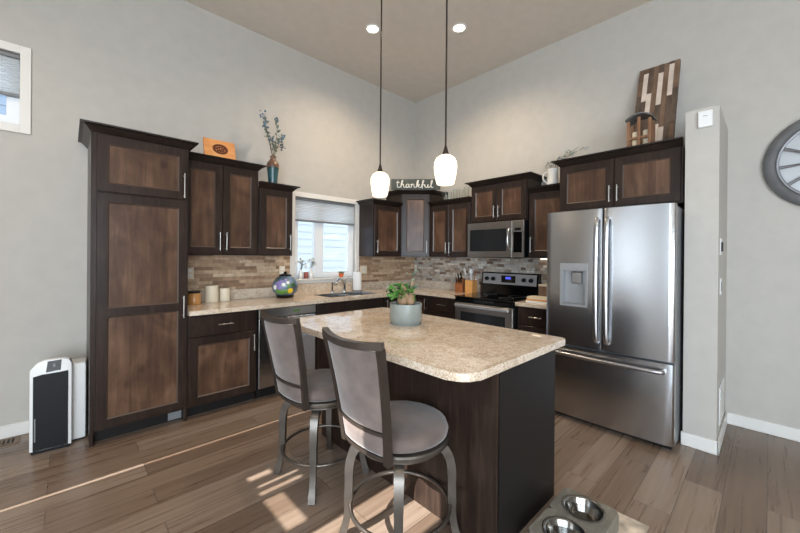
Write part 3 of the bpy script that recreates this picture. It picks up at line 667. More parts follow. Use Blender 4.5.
M().tube([(.06, -F+.006, .575), (.075, -F-.046, .575), (.25, -F-.060, .575), (cy, -F-.066, .575), (.66, -F-.060, .575), (w-.075, -F-.046, .575), (w-.06, -F+.006, .575)], .015, 10, smooth=6).build('handle', 'steel_h', fz)
# water and ice dispenser on the left-hand door
yd = -F-.0015
dp = M().box(.126, .142, yd-.006, yd+.010, .975, 1.335).box(.328, .344, yd-.006, yd+.010, .975, 1.335).box(.142, .328, yd-.006, yd+.010, 1.275, 1.335).box(.142, .328, yd-.012, yd+.010, .975, .990).build('dispenser', 'disp_grey', dl, 0)
dm = 1
yb = -D-.006
M().box(.142, .328, yb-.003, yb, .990, 1.275).box(.142, .146, yb-.003, -F+.004, .990, 1.275).box(.324, .328, yb-.003, -F+.004, .990, 1.275).box(.146, .324, yb-.003, -F+.004, .990, .994).box(.146, .324, yb-.003, -F+.004, 1.271, 1.275).build('dispenser_recess', 'disp_grey', dl, 0)
M().box(.205, .290, yb-.030, yb-.0035, 1.165, 1.262, .006).build('dispenser_paddle', 'steel', dl, 30)

# ------------------------------------------------------------------ bar stools
def stool(loc, rz, label):
    r = thing('bar_stool', loc, label, 'bar stool', rz, 'bar stools at the island')
    # seat cushion (local: back of the stool towards -x)
    M().lathe([(.0001, .535), (.205, .535), (.226, .548), (.230, .566), (.222, .588), (.19, .602), (.10, .609), (.0001, .611)], n=40).build('seat_cushion', 'fabric', r, 60)
    M().lathe([(.0001, .505), (.220, .505), (.233, .512), (.234, .524), (.229, .532), (.214, .534), (.0001, .534)], n=40).build('seat_ring', 'pewter', r, 35)
    M().lathe([(.0001, .478), (.150, .478), (.205, .486), (.205, .496), (.10, .503), (.0001, .504)], n=36).build('swivel_plate', 'pewter', r, 35)
    for sx in (-1, 1):
        for sy in (-1, 1):
            ax = Vector((sx, sy, 0)).normalized()
            pts = [ax*.165+Vector((0, 0, .476)), ax*.215+Vector((0, 0, .455)), ax*.245+Vector((0, 0, .38)), ax*.250+Vector((0, 0, .25)), ax*.256+Vector((0, 0, .12)), ax*.285+Vector((0, 0, .004))]
            M().tube(pts, [.032, .031, .029, .027, .024, .028], 4, smooth=5, up=(ax.x, ax.y, .01)).build('leg', 'pewter', r, 30)
    ring = [(.240*math.cos(2*PI*i/40), .240*math.sin(2*PI*i/40), .185) for i in range(40)]
    M().tube(ring, .010, 8, closed=True).build('foot_ring', 'pewter', r, 60)
    # curved back: posts, rails and upholstered pad share one curve
    def bk(t, z):     # t in -1..1 across, z height
        k = (z-.52)/.52; half = .152+.046*k; R_ = .36
        x = -.215-.060*k-.03*k*k; y = t*half
        return Vector((x - .045*(1-t*t)*(.5+.5*k), y, z))
    for t in (-1, 1):
        zs = [.515, .62, .74, .86, .96, 1.022]
        M().tube([bk(t, z) for z in zs], [.021, .020, .019, .019, .019, .020], 4, smooth=4, up=(1, 0, 0)).build('back_post', 'back_metal', r, 30)
    zt = lambda t: 1.020+.012*abs(t)**2
    M().tube([bk(t/8*1.055, zt(t/8)) for t in range(-8, 9)], .020, 4, up=(0, 0, 1)).build('top_rail', 'back_metal', r, 30)
    M().tube([bk(t/8*.98, .645) for t in range(-8, 9)], .011, 4, up=(0, 0, 1)).build('lower_rail', 'back_metal', r, 30)
    M().tube([bk(t/8*.98, .535) for t in range(-8, 9)], .012, 4, up=(0, 0, 1)).build('bottom_rail', 'back_metal', r, 30)
    def pad(z0, z1, nm):
        n, k = 14, 8; vs = []; fs = []
        for side in (0, 1):
            for j in range(k+1):
                for i in range(n+1):
                    t = (-1+2*i/n)*.93; z = z0+(z1-z0)*j/k; p = bk(t, z)
                    e = min(1, 4*min(i/n, 1-i/n)+.25, 4*min(j/k, 1-j/k)+.25)
                    p.x += (-.016*e if side == 0 else .026*e); vs.append(p)
        S = (n+1)*(k+1)
        for side in (0, 1):
            for j in range(k):
                for i in range(n):
                    a = side*S+j*(n+1)+i; fs.append((a, a+1, a+n+2, a+n+1))
        b = [j*(n+1) for j in range(k+1)], [j*(n+1)+n for j in range(k+1)], list(range(n+1)), [k*(n+1)+i for i in range(n+1)]
        for line in b:
            for p, q in zip(line, line[1:]): fs.append((p, q, q+S, p+S))
        M().add(vs, fs).build(nm, 'fabric', r, 60)
    pad(.657, 1.004, 'back_cushion'); pad(.548, .634, 'lumbar_cushion')
    return r
s1 = stool((-2.85, -1.965, 0), math.radians(3), 'grey upholstered bar stool farther from the camera, nearer the dishwasher')
s2 = copy_thing(s1, (-2.85, -2.685, 0), 0, 'grey upholstered bar stool nearest the camera, under the near island corner')

# ------------------------------------------------------------------ pendants and ceiling lights
def pendant(x, y, label):
    zb = 1.808; r = thing('pendant_light', (x, y, zb), label, 'pendant lamp', 0, 'pendant lamps over the island')
    M().lathe([(.050, 0), (.056, .02), (.064, .06), (.068, .10), (.066, .128), (.054, .153), (.032, .168), (.016, .172), (.014, .166), (.030, .162), (.050, .148), (.062, .126), (.064, .10), (.060, .06), (.052, .02), (.047, 0), (.050, 0)], n=32, cap=False).build('lamp_shade', 'opal', r, 60)
    M().lathe([(.018, .168), (.020, .178), (.014, .196), (.008, .222), (.005, .228)], n=20).build('socket_cap', 'bronze', r)
    M().cyl((0, 0, .225), .0055, HC-.03-zb-.225, n=10).build('rod', 'bronze', r)
    M().lathe([(.0001, HC-.002-zb), (.065, HC-.002-zb), (.065, HC-.012-zb), (.045, HC-.03-zb), (.0001, HC-.032-zb)], n=28).build('canopy', 'bronze', r)
    return r
pendant(-2.42, -2.005, 'glowing white pendant lamp over the far end of the island')
pendant(-2.42, -2.600, 'glowing white pendant lamp over the near end of the island')
def downlight(x, y, label, power=100):
    r = thing('recessed_light', (x, y, HC), label, 'ceiling light', 0, 'recessed ceiling lights')
    M().lathe([(.060, -.001), (.085, -.001), (.085, -.006), (.078, -.010), (.060, -.006), (.060, -.001)], n=32, cap=False).build('trim_ring', 'trim', r)
    M().lathe([(.0001, -.003), (.0595, -.003), (.0595, -.001), (.0001, -.001)], n=28).build('lens', 'lamp', r)
    d = bpy.data.lights.new('downlight_lamp', 'SPOT'); d.energy = power; d.color = (1, .79, .56); d.spot_size = math.radians(150); d.spot_blend = .8; d.shadow_soft_size = .06
    o = bpy.data.objects.new('downlight_lamp', d); C.objects.link(o); o.parent = r; o.location = (0, 0, -.02)
downlight(-1.651, -.947, 'lit recessed ceiling light beside the rod of the farther pendant lamp')
downlight(-.994, -1.609, 'lit recessed ceiling light beside the rod of the nearer pendant lamp')
downlight(-4.7, -1.5, 'added unseen recessed light over the left side of the room, near the left wall', 70)  # extra lamp added out of view to warm the left and west walls
downlight(-4.7, -3.6, 'added unseen recessed light over the left side of the room, far from the left wall', 45)  # second extra lamp, also unseen, brightens the west side

# ------------------------------------------------------------------ things on the wall cabinets
ZA1, ZA2, ZB3, ZFR, ZDG, ZB1 = 2.238+.0585, 2.075+.0585, 2.090+.0585, 2.246+.0585, 2.262+.0585, 2.085+.0585
# wooden board with a burnt emblem leaning back
T = Matrix.Rotation(math.radians(-16), 4, 'X')
r = thing('cutting_board', (-2.965, -.285, ZA1+.002), 'pale wooden board with burnt oval emblem leaning above the wall cabinet', 'cutting board')
M(T).box(-.145, .138, 0, .018, .005, .205, .004).build('board', 'orange_wood', r, 30)
m = M(T); c = Vector((-.0, -.001, .108))
for k, (a, b) in enumerate(((.062, .045), (.050, .035), (.030, .020))):
    m.tube([(c.x+a*math.cos(2*PI*i/28), c.y, c.z+b*math.sin(2*PI*i/28)) for i in range(28)], (.008, .004, .008)[k], 6, closed=True, up=(0, 1, 0))
m.tube([(-.05, -.001, .10), (-.02, -.001, .125), (.0, -.001, .10), (.03, -.001, .12), (.05, -.001, .105)], .006, 6, smooth=4)
m.tube([(-.03, -.001, .09), (.0, -.001, .085), (.035, -.001, .092)], .006, 6, smooth=4)
m.build('emblem', 'burn', r)
# vase with dried blue stems
r = thing('flower_vase', (-2.42, -.20, ZA2+.001), 'slender teal and brown vase of dusty blue stems on the wall cabinet', 'vase')
M().lathe([(.0001, 0), (.042, 0), (.045, .01), (.050, .09), (.060, .17), (.062, .195)], n=24).build('vase_body', 'teal', r)
M().lathe([(.064, .1955), (.066, .22), (.058, .25), (.036, .275), (.026, .295), (.030, .315), (.036, .32), (.026, .318), (.022, .296)], n=24).build('vase_neck', 'vase_brown', r)
def sprig(stems, r, origin, leaf_mat, nm, lsz, spread, rnd, n_leaf, flower=None, fmat=None):
    ms = M(); ml = M(); mf = M()
    for tip in stems:
        tip = Vector(tip); o = Vector(origin)
        mid = o.lerp(tip, .5)+Vector((rnd.uniform(-.02, .02), rnd.uniform(-.02, .02), .04))
        pts = catmull([o, mid, tip], 6); ms.tube(pts, [.0035, .0025, .0015], 5)
        for i in range(n_leaf):
            t = .35+.65*i/n_leaf; p = pts[min(len(pts)-1, int(t*(len(pts)-1)))]
            d = Vector((rnd.uniform(-1, 1), rnd.uniform(-1, 1), rnd.uniform(-.2, 1))).normalized(); l = lsz*rnd.uniform(.6, 1.2)
            leaf(ml, p, d, l, l*.45, rnd)
        if flower:
            mf = M()
            for _ in range(flower): mf.ball(tip+Vector((rnd.uniform(-spread, spread), rnd.uniform(-spread, spread), rnd.uniform(-spread*2, spread))), rnd.uniform(.007, .013), 8)
            mf.build('flower_spray', fmat, r, 60)
    ms.build('stem', 'stem', r); ml.build(nm, leaf_mat, r, 0)
def leaf(m, p, d, l, wd, rnd):
    s = d.cross(Vector((rnd.uniform(-1, 1), rnd.uniform(-1, 1), rnd.uniform(-1, 1)))).normalized(); n = d.cross(s)*wd*.25
    m.add([p, p+d*l*.35+s*wd*.5-n, p+d*l*.7+s*wd*.4-n, p+d*l, p+d*l*.7-s*wd*.4-n, p+d*l*.35-s*wd*.5-n, p+d*l*.5+n*.4],
          [(0, 1, 6), (1, 2, 6), (2, 3, 6), (3, 4, 6), (4, 5, 6), (5, 0, 6)])
rn = random.Random(3)
sprig([(-.11, 0, .76), (-.07, .03, .62), (.03, -.02, .72), (.11, .0, .57), (.12, .02, .47), (-.03, -.02, .52), (-.09, .0, .67), (.07, -.03, .50)], r, (0, 0, .29), 'sage', 'leaves', .05, .025, rn, 9, 9, 'blue_flower')
# sign
r = thing('wooden_sign', (-.475, -.475, ZDG+.001), 'dark wooden sign lettered thankful on top of the corner cabinet', 'sign', -PI/4)
M().box(-.345, .345, -.010, .010, 0, .150, .002).build('board', 'sign_board', r, 30)
G = {'t': (.85, [[(.35, 1.95), (.27, 1.1), (.26, .35), (.42, .0), (.8, .15)], [(.0, 1.4), (.3, 1.5), (.68, 1.45)]]),
     'h': (1.05, [[(0, .1), (.22, .9), (.5, 1.8), (.45, 2.1), (.28, 1.9), (.16, 1.0), (.13, 0)], [(.14, .4), (.38, .95), (.62, .9), (.64, .35), (.78, 0), (1.05, .15)]]),
     'a': (1.05, [[(.72, .8), (.45, 1.0), (.14, .75), (.1, .25), (.32, 0), (.6, .3), (.75, .98)], [(.75, .98), (.70, .35), (.83, 0), (1.05, .15)]]),
     'n': (1.05, [[(0, .75), (.13, .98), (.15, .5), (.13, 0)], [(.14, .4), (.38, .95), (.62, .9), (.64, .35), (.78, 0), (1.05, .15)]]),
     'k': (1.05, [[(0, .1), (.22, .9), (.5, 1.8), (.45, 2.1), (.28, 1.9), (.16, 1.0), (.13, 0)], [(.15, .45), (.45, 1.0), (.66, .85), (.5, .55), (.2, .5)], [(.38, .5), (.6, .1), (.8, 0), (1.05, .15)]]),
     'f': (.75, [[(0, .1), (.25, .9), (.52, 1.85), (.42, 2.1), (.27, 1.8), (.24, .8), (.22, -.3)], [(.0, .75), (.3, .85), (.6, .75), (.75, .3)]]),
     'u': (1.0, [[(0, .95), (.04, .3), (.24, 0), (.5, .25), (.62, .95)], [(.62, .95), (.62, .3), (.74, 0), (1.0, .15)]]),
     'l': (.65, [[(0, .15), (.3, 1.0), (.5, 1.85), (.4, 2.1), (.26, 1.8), (.24, .5), (.38, 0), (.65, .15)]])}
tot = sum(G[c][0] for c in 'thankful'); sc = .52/tot; x = -.275; m = M()
for ch in 'thankful':
    adv, strokes = G[ch]
    for s in strokes: m.tube([(x+px*sc, -.0125,   .030+py*.048) for px, py in s], .0062, 6, smooth=5, up=(0, 1, 0))
    x += adv*sc
m.build('lettering', 'sign_white', r, 60)
# drinking glasses
def tumbler(x, y, z, label, tall):
    r = tag(M().lathe([(.0001, 0), (.026, 0), (.032, tall), (.029, tall), (.024, .006), (.0001, .006)], (0, 0, 0), 18).build('drinking_glass', 'clear', None, 60), label, 'glass', 'clear glasses on the wall cabinet')
    r.location = (x, y, z)
for i, y in enumerate((-.76, -.86, -.96, -1.06, -1.15)):
    tumbler(-.20, y, ZB1+.001, ['first clear glass counting from the thankful sign, on the wall cabinet', 'second clear glass counting from the thankful sign, on the wall cabinet', 'middle clear glass of the row on the wall cabinet', 'second clear glass from the cabinet above the microwave', 'clear glass at the end of the row nearest the cabinet above the microwave'][i], (.15, .13, .16, .14, .16)[i])
# white pitcher with pale flowers
r = thing('flower_pitcher', (-.20, -2.285, ZB3+.001), 'white pitcher of pale flowers on the narrow wall cabinet', 'pitcher')
M().lathe([(.0001, 0), (.062, 0), (.066, .02), (.055, .06), (.048, .12), (.052, .17), (.060, .195), (.055, .195), (.046, .16), (.042, .12)], n=26).build('pitcher_body', 'white_cer', r, 60)
M().tube([(.0, .050, .17), (.0, .098, .16), (.0, .105, .10), (.0, .062, .05)], .008, 8, smooth=5).build('handle', 'white_cer', r)
rn = random.Random(5)
sprig([(-.02, -.13, .30), (.0, -.20, .33), (-.04, -.26, .36), (.02, -.33, .37), (-.03, .06, .25), (-.02, -.06, .30), (.02, .02, .28)], r, (0, 0, .15), 'pale_sage', 'leaves', .045, .018, rn, 7, 6, 'pale_bloom')
# plank art leaning on the wall
LEAN = math.atan2(.30, .80)
r = thing('plank_wall_art', (-.345, -3.195, ZFR+.001), 'barn wood plank panel leaning on the wall above the refrigerator cabinet', 'wall art', RB)
T = Matrix.Rotation(-LEAN, 4, 'X')
M(T).box(-.155, .155,   .006, .024, .012, .945, .002).build('backing_board', 'barn_dark', r, 30)
rn = random.Random(11); md = M(T); mm_ = M(T); mwh = M(T); nx = 8; wx = .31/nx
white = {1: [(.60, .94)], 2: [(.40, .68)], 4: [(.52, .90), (.08, .30)], 5: [(.03, .26)], 6: [(.60, .97)]}; HT = .945
for i in range(nx):
    cuts = [.012, .20+.06*(i % 3), .42+.05*((i*2) % 3), .64+.05*((i*3) % 3), HT]
    if i in white: cuts = sorted({.012, HT, *[q*HT for pr in white[i] for q in pr]})
    for j in range(len(cuts)-1):
        t = (md, mm_)[rn.random() < .3]; zc = (cuts[j]+cuts[j+1])/2/HT
        if any(a < zc < b for a, b in white.get(i, [])): t = mwh
        t.box(-.155+i*wx+.0008, -.155+(i+1)*wx-.0008, -.004-.004*rn.random(), .006, cuts[j]+.001, cuts[j+1]-.001)
md.build('dark_slats', 'barn_dark', r, 0); mm_.build('brown_slats', 'barn_mid', r, 0); mwh.build('whitewashed_slats', 'barn_white', r, 0)
# small wooden arched lantern
r = thing('wooden_lantern', (-.47, -3.150, ZFR+.001), 'small arched wooden lantern in front of the plank panel', 'lantern', RB)
for x in (-.076, 0, .076): M().box(x-.011, x+.011, -.075, -.053, 0, .245 if x else .268).build('post', 'cask', r, 0)
for x in (-.076, .076): M().box(x-.011, x+.011, .053, .075, 0, .245).build('post', 'cask', r, 0)
M().box(-.090, .090, -.080, .080, .0, .018).build('base', 'cask', r, 0)
for y in (-.078, .050): M().box(-.086, .086, y, y+.028, .085, .103).build('cross_rail', 'cask', r, 0)
vs = []; fs = []; n = 12
for i in range(n+1):
    t = -1+2*i/n; z = .250+.040*(1-t*t)
    for yy, dz in ((-.088, 0), (.088, 0), (.088, .012), (-.088, .012)): vs.append((t*.096, yy, z+dz))
for i in range(n):
    for k in range(4): fs.append((i*4+k, i*4+(k+1) % 4, i*4+4+(k+1) % 4, i*4+4+k))
fs += [(0, 1, 2, 3), (n*4, n*4+1, n*4+2, n*4+3)]
M().add(vs, fs).build('arched_roof', 'rim', r, 30)
for x in (-.038, .038):
    c = tag(M().lathe([(.0001, 0), (.024, 0), (.024, .14), (.021, .145), (.0001, .142)], n=20).build('pillar_candle', 'cream', None, 60), 'cream pillar candle in the %s half of the wooden lantern' % ('left' if x < 0 else 'right'), 'candle', 'candles in the wooden lantern')
    c.location = (-.47, -3.150-x, ZFR+.0205)

# ------------------------------------------------------------------ things on the left counter
ZC = .915
def outlet(loc, rz, label, kind='outlet', mat='cream', w=.07):
    nm = {'outlet': 'wall_outlet', 'switch': 'light_switch'}[kind]
    r = thing(nm, loc, label, 'outlet' if kind == 'outlet' else 'light switch', rz)
    M().box(-w/2, w/2, -.007, 0, -.058, .058, .002).build('cover_plate', mat, r, 30)
    if kind == 'outlet':
        for z in (-.025, .025): M().box(-.016, .016, -.0085, -.0072, z-.014, z+.014, .0005).build('socket', 'white_plastic', r, 0)
    else:
        k = 2 if w > .1 else 1
        for i in range(k):
            x = (i-(k-1)/2)*.046; M().box(x-.017, x+.017, -.011, -.0072, -.034, .034, .001).build('rocker', 'grey_plastic', r, 0)
outlet((-3.165, -.0115, 1.20), 0, 'cream outlet on the tile beside the pantry')
outlet((-2.22, -.0115, 1.20), 0, 'cream outlet on the tile behind the painted round jar')
outlet((-1.03, -.0115, 1.19), 0, 'cream double plate on the tile just right of the window', w=.115)
outlet((-.0115, -.045, 1.195), RB, 'cream outlet on the tile at the room corner', w=.05)
r = thing('glass_canister', (-3.165, -.19, ZC), 'squat glass jar of honey coloured snacks beside the pantry', 'canister')
M().lathe([(.0001, 0), (.055, 0), (.058, .01), (.058, .095), (.050, .105), (.0001, .105)], n=22).build('jar_body', 'amber', r)
M().lathe([(.0001, .106), (.050, .106), (.052, .112), (.052, .125), (.0001, .128)], n=22).build('lid', 'iron', r)
def canister(x, y, rad, h, label):
    r = thing('canister', (x, y, ZC), label, 'canister', 0, 'cream canisters on the counter')
    M().lathe([(.0001, 0), (rad*.97, 0), (rad, .006), (rad, h-.016), (.0001, h-.016)], n=28).build('body', 'cream', r)
    M().lathe([(.0001, h-.0155), (rad*1.02, h-.0155), (rad*1.02, h-.003), (rad*.98, h), (.0001, h)], n=28).build('lid', 'cream', r)
canister(-2.992, -.11, .062, .165, 'taller wide cream canister on the left counter')
canister(-2.868, -.10, .050, .130, 'shorter narrow cream canister on the left counter')
# painted round jar
r = thing('painted_jar', (-2.27, -.20, ZC), 'round jar painted with garden colours and black lid left of the sink', 'jar')
RJ = [(.0001, .03), (.095, .03), (.128, .07), (.140, .12), (.128, .17), (.098, .215), (.066, .238), (.0001, .240)]
M().lathe(RJ, n=32).build('jar_body', 'jar_blue', r, 60)
M().lathe([(.0001, 0), (.088, 0), (.092, .006), (.096, .029), (.0001, .029)], n=28).build('base', 'gloss_black', r)
M().lathe([(.0001, .241), (.068, .241), (.070, .250), (.045, .262), (.016, .268), (.018, .282), (.0001, .290)], n=24).build('lid', 'gloss_black', r)
def patch(az, z, rad, mat, nm):
    """raised blob of paint hugging the jar"""
    for (r0, z0), (r1, z1) in zip(RJ, RJ[1:]):
        if z0 <= z <= z1 and z1 > z0: rr = r0+(r1-r0)*(z-z0)/(z1-z0)
    p = Vector((rr*math.cos(az), rr*math.sin(az), z)); nrm = Vector((math.cos(az), math.sin(az), (z-.12)*6)).normalized()
    q = nrm.to_track_quat('Z', 'Y').to_matrix().to_4x4(); mm = M(Matrix.Translation(p) @ q)
    mm.lathe([(.0001, .004), (rad*.6, .003), (rad, -.004), (rad*.9, -.01), (.0001, -.01)], n=14); return mm
fa = math.atan2(-3.7, -1.83)
for i, (da, z, rad, mat) in enumerate(((-.62, .16, .030, 'purple'), (-.35, .175, .028, 'purple'), (-.45, .125, .030, 'purple'), (-.1, .15, .024, 'white_cer'), (-.6, .075, .03, 'green'), (-.25, .07, .032, 'green'), (.1, .08, .028, 'green'), (.45, .085, .034, 'yellow'), (.3, .13, .022, 'green'), (-.85, .12, .026, 'white_cer'), (.7, .14, .03, 'leaf_dark'), (-.9, .19, .024, 'leaf_dark'), (.05, .195, .022, 'purple'), (.25, .17, .02, 'white_cer'))):
    mp = patch(fa+da, z, rad, mat, 'paint'); mp.build('painted_flower', mat, r)
# paper towel roll right of the sink
r = thing('paper_towel_roll', (-1.200, -.096, ZC), 'white paper towel roll standing on the counter right of the window', 'paper towel roll')
M().lathe([(.018, .012), (.058, .012), (.058, .252), (.018, .252), (.018, .012)], n=28, cap=False).build('paper', 'paper', r)
M().lathe([(.0001, 0), (.07, 0), (.07, .008), (.012, .011), (.012, .262), (.0001, .27)], n=22).build('holder', 'nickel', r)
# window sill things
ZS = KW[2]+.0005
def sillvase(x, label, h):
    r = thing('bud_vase', (x, -.010, ZS), label, 'vase', 0, 'small white vases on the window sill')
    M().lathe([(.0001, 0), (.022, 0), (.028, .02), (.030, h*.45), (.016, h*.75), (.020, h), (.015, h), (.012, h*.75)], n=20).build('vase_body', 'white_cer', r, 60)
    rn = random.Random(int(h*1000))
    sprig([(-.035, 0, h+.09), (.03, .01, h+.10), (.0, -.01, h+.12), (.05, -.01, h+.06)], r, (0, 0, h*.7), 'pale_sage', 'leaves', .03, .015, rn, 7, 4, 'white_cer')
sillvase(-1.985, 'small white vase with sprigs at the left end of the window sill', .11)
sillvase(-1.845, 'small white vase with sprigs near the middle window mullion', .13)
r = thing('candle_jar', (-1.915, -.018, ZS), 'dusty red candle jar between two white vases on the sill', 'candle')
M().lathe([(.0001, 0), (.024, 0), (.026, .01), (.026, .075), (.022, .08), (.0001, .078)], n=20).build('jar_body', 'red', r)
r = thing('succulent_pot', (-1.40, -.012, ZS), 'small orange pot with a grey green succulent on the sill', 'plant')
M().lathe([(.0001, 0), (.026, 0), (.036, .05), (.032, .05), (.024, .042), (.0001, .042)], n=20).build('pot', 'orange', r, 60)
m = M(); rn = random.Random(9)
for i in range(18):
    a = i*2.4; d = Vector((math.cos(a), math.sin(a), .5+.06*i)).normalized(); leaf(m, Vector((0, 0, .04)), d, .05, .024, rn)
m.build('leaves', 'sage', r, 0)

# ------------------------------------------------------------------ things on the right counter
r = thing('knife_block', (-.225, -1.075, ZC), 'brown wooden knife block left of the bamboo utensil holder', 'knife block', math.radians(-70))
m = M()
m.add([(-.05, -.055, 0), (.05, -.055, 0), (.05, .075, 0), (-.05, .075, 0), (-.05, -.075, .10), (.05, -.075, .10), (.05, .045, .175), (-.05, .045, .175)],
      [(3, 2, 1, 0), (4, 5, 6, 7)]+[(i, (i+1) % 4, (i+1) % 4+4, i+4) for i in range(4)])
m.build('block', 'block_brown', r, 0)
kb = r
nrm = Vector((0, -.53, .85)).normalized(); Rz = Matrix.Rotation(math.radians(-70), 4, 'Z')
for i, (x, t, ln) in enumerate(((-.03, .25, .085), (.0, .28, .095), (.03, .25, .085), (-.02, .72, .11), (.02, .74, .12))):
    p = Vector((x, -.075+.12*t, .10+.075*t))+nrm*.002
    k = thing('kitchen_knife', (0, 0, 0), ['black handled knife in the front row of the brown block, left slot', 'black handled knife in the front row of the brown block, middle slot', 'black handled knife in the front row of the brown block, right slot', 'long black handled knife in the back row of the brown block, left slot', 'longest black handled knife in the back row of the brown block, right slot'][i], 'knife', math.radians(-70), 'knives in the brown block')
    k.location = kb.location + (Rz.to_3x3() @ p); q = nrm.to_track_quat('Z', 'Y').to_matrix().to_4x4()
    M(q).box(-.007, .007, -.011, .011, .012, ln, .004, 2).build('handle', 'black_plastic', k)
    M(q).box(-.006, .006, -.010, .010, .0, .0119).build('bolster', 'nickel', k, 0)
UX, UY = -.205, -1.235
r = thing('utensil_holder', (UX, UY, ZC), 'square bamboo utensil holder beside the range', 'utensil holder')
M().box(-.055, .055, -.055, .055, 0, .01).box(-.055, -.045, -.055, .055, .01, .165).box(.045, .055, -.055, .055, .01, .165).box(-.045, .045, -.055, -.045, .01, .165).box(-.045, .045, .045, .055, .01, .165).build('box', 'bamboo', r, 0)
def utensil(nm, label, base, tip, mat, head, hm=None):
    k = thing(nm, (UX+base[0], UY+base[1], ZC+.0115), label, 'kitchen utensil', 0, 'utensils in the bamboo holder')
    t = Vector((tip[0]-base[0], tip[1]-base[1], tip[2])); d = t.normalized()
    M().tube([(0, 0, .006), t], .006, 8).build('handle', mat, k)
    q = Matrix.Translation(t) @ d.to_track_quat('Z', 'Y').to_matrix().to_4x4() @ Matrix.Rotation(PI/4, 4, 'Z')
    mm = M(q)
    if head == 'spoon': mm.ball((0, 0, .035), .04, 14, (.65, .25, 1))
    elif head == 'spatula': mm.box(-.032, .032, -.004, .004, .0, .09, .003)
    elif head == 'whisk':
        for a in range(4):
            c, s = math.cos(a*PI/4), math.sin(a*PI/4)
            mm.tube([(0, 0, 0), (.03*c, .03*s, .05), (0, 0, .10), (-.03*c, -.03*s, .05), (0, 0, 0)], .002, 5, smooth=5)
    mm.build('head', hm or mat, k, 60)
utensil('spatula', 'white spatula leaning left in the bamboo holder', (-.005, .02), (-.02, .075, .215), 'utensil_grey', 'spatula', 'white_plastic')
utensil('spatula', 'pale grey spatula upright in the bamboo holder', (.0, .0), (.01, .02, .235), 'utensil_grey', 'spatula')
utensil('spoon', 'white spoon in the bamboo holder beside the wooden spoon', (-.01, -.01), (-.03, -.02, .23), 'white_plastic', 'spoon')
utensil('spoon', 'brown wooden spoon leaning right in the bamboo holder', (.0, -.025), (-.01, -.070, .235), 'block_brown', 'spoon')
for i, (y, h, lab) in enumerate(((-1.303, .12, 'dark spice bottle beside the range back panel'),)):
    r = thing('spice_bottle', (-.06, y, ZC), lab, 'spice bottle')
    M().lathe([(.0001, 0), (.019, 0), (.020, .004), (.020, h-.03), (.014, h-.02), (.0001, h-.02)], n=18).build('bottle_body', 'vase_brown', r)
    M().lathe([(.0001, h-.0195), (.016, h-.0195), (.016, h), (.0001, h)], n=18).build('cap', 'black_plastic', r)
z = ZC
for i, (mat, th, w_, lab) in enumerate((('white_cer', .018, .20, 'white cutting board at the bottom of the stack right of the range'), ('bamboo', .016, .18, 'bamboo board in the middle of the stack right of the range'), ('cream', .022, .15, 'cream tray on top of the stack right of the range'))):
    r = tag(M().prism(rounded(-w_/2, w_/2, -.13, .13, (.02,)*4), 0, th, .003).build('cutting_board' if i < 2 else 'serving_tray', mat, None, 30), lab, 'cutting board' if i < 2 else 'tray', 'boards right of the range' if i < 2 else None)
    r.location = (-.46, -2.29, z); z += th+.0008
r = thing('bread_box', (-.18, -2.29, ZC), 'brown wooden box at the back right of the range', 'box')
M().box(-.09, .09, -.12, .12, 0, .15, .004).build('box_body', 'barn_mid', r, 30)
M().box(-.094, .094, -.124, .124, .151, .172, .004).build('lid', 'cream', r, 30)

# ------------------------------------------------------------------ plant on the island
r = thing('potted_plant', (-2.318, -2.172, .9145), 'small ginseng plant in a grey blue pot on the island', 'plant')
RP = .112; HP = .142
M().lathe([(.0001, .008), (RP*.90, .008), (RP*.93, .014), (RP, .03), (RP, HP), (RP-.008, HP), (RP-.010, HP-.02), (.0001, HP-.02)], n=36).build('pot', 'pot', r, 45)
M().lathe([(.0001, 0), (RP*.96, 0), (RP*.99, .004), (RP*.95, .0075), (.0001, .0075)], n=36).build('saucer', 'pot', r, 45)
M().lathe([(RP-.012, HP-.019), (RP*.6, HP-.012), (.0001, HP-.008)], n=24).build('soil', 'soil', r, 60)
M().ball((-.02, .012, HP+.025), .05, 14, (.75, .75, 1)).ball((.028, -.016, HP+.02), .045, 14, (.7, .7, 1)).tube([(0, 0, HP+.04), (-.005, .005, HP+.09), (-.02, .02, HP+.13)], [.03, .018, .01], 8, smooth=3).tube([(.02, -.01, HP+.04), (.03, -.02, HP+.10), (.035, -.03, HP+.16)], [.02, .009, .006], 8, smooth=3).build('trunk', 'root', r, 60)
m = M(); m2 = M(); rn = random.Random(21)
for i in range(120):
    a = rn.uniform(0, 2*PI); rad = rn.uniform(.0, .075); zz = HP+rn.uniform(.055, .135)-.25*rad
    c = Vector((-.02+rad*math.cos(a), .02+rad*math.sin(a), zz)); d = Vector((math.cos(a)+rn.uniform(-.5, .5), math.sin(a)+rn.uniform(-.5, .5), rn.uniform(-.6, .7))).normalized()
    leaf(m if i % 3 else m2, c, d, rn.uniform(.028, .048), .022, rn)
for i in range(14):
    c = Vector((-.075+rn.uniform(-.015, .02), .078+rn.uniform(-.02, .02), HP+rn.uniform(.06, .10))); leaf(m2, c, Vector((rn.uniform(-1, 1), rn.uniform(-1, 1), rn.uniform(-.5, .4))).normalized(), .04, .022, rn)
m.build('leaves', 'leaf', r, 0); m2.build('dark_leaves', 'leaf_dark', r, 0)
m3 = M()
for i in range(26):
    c = Vector((.035+rn.uniform(-.025, .025), -.035+rn.uniform(-.03, .03), HP+.10+rn.uniform(0, .12))); leaf(m3, c, Vector((rn.uniform(-1, 1), rn.uniform(-1, 1), rn.uniform(-.2, .8))).normalized(), .034, .018, rn)
m3.build('young_leaves', 'sage', r, 0)

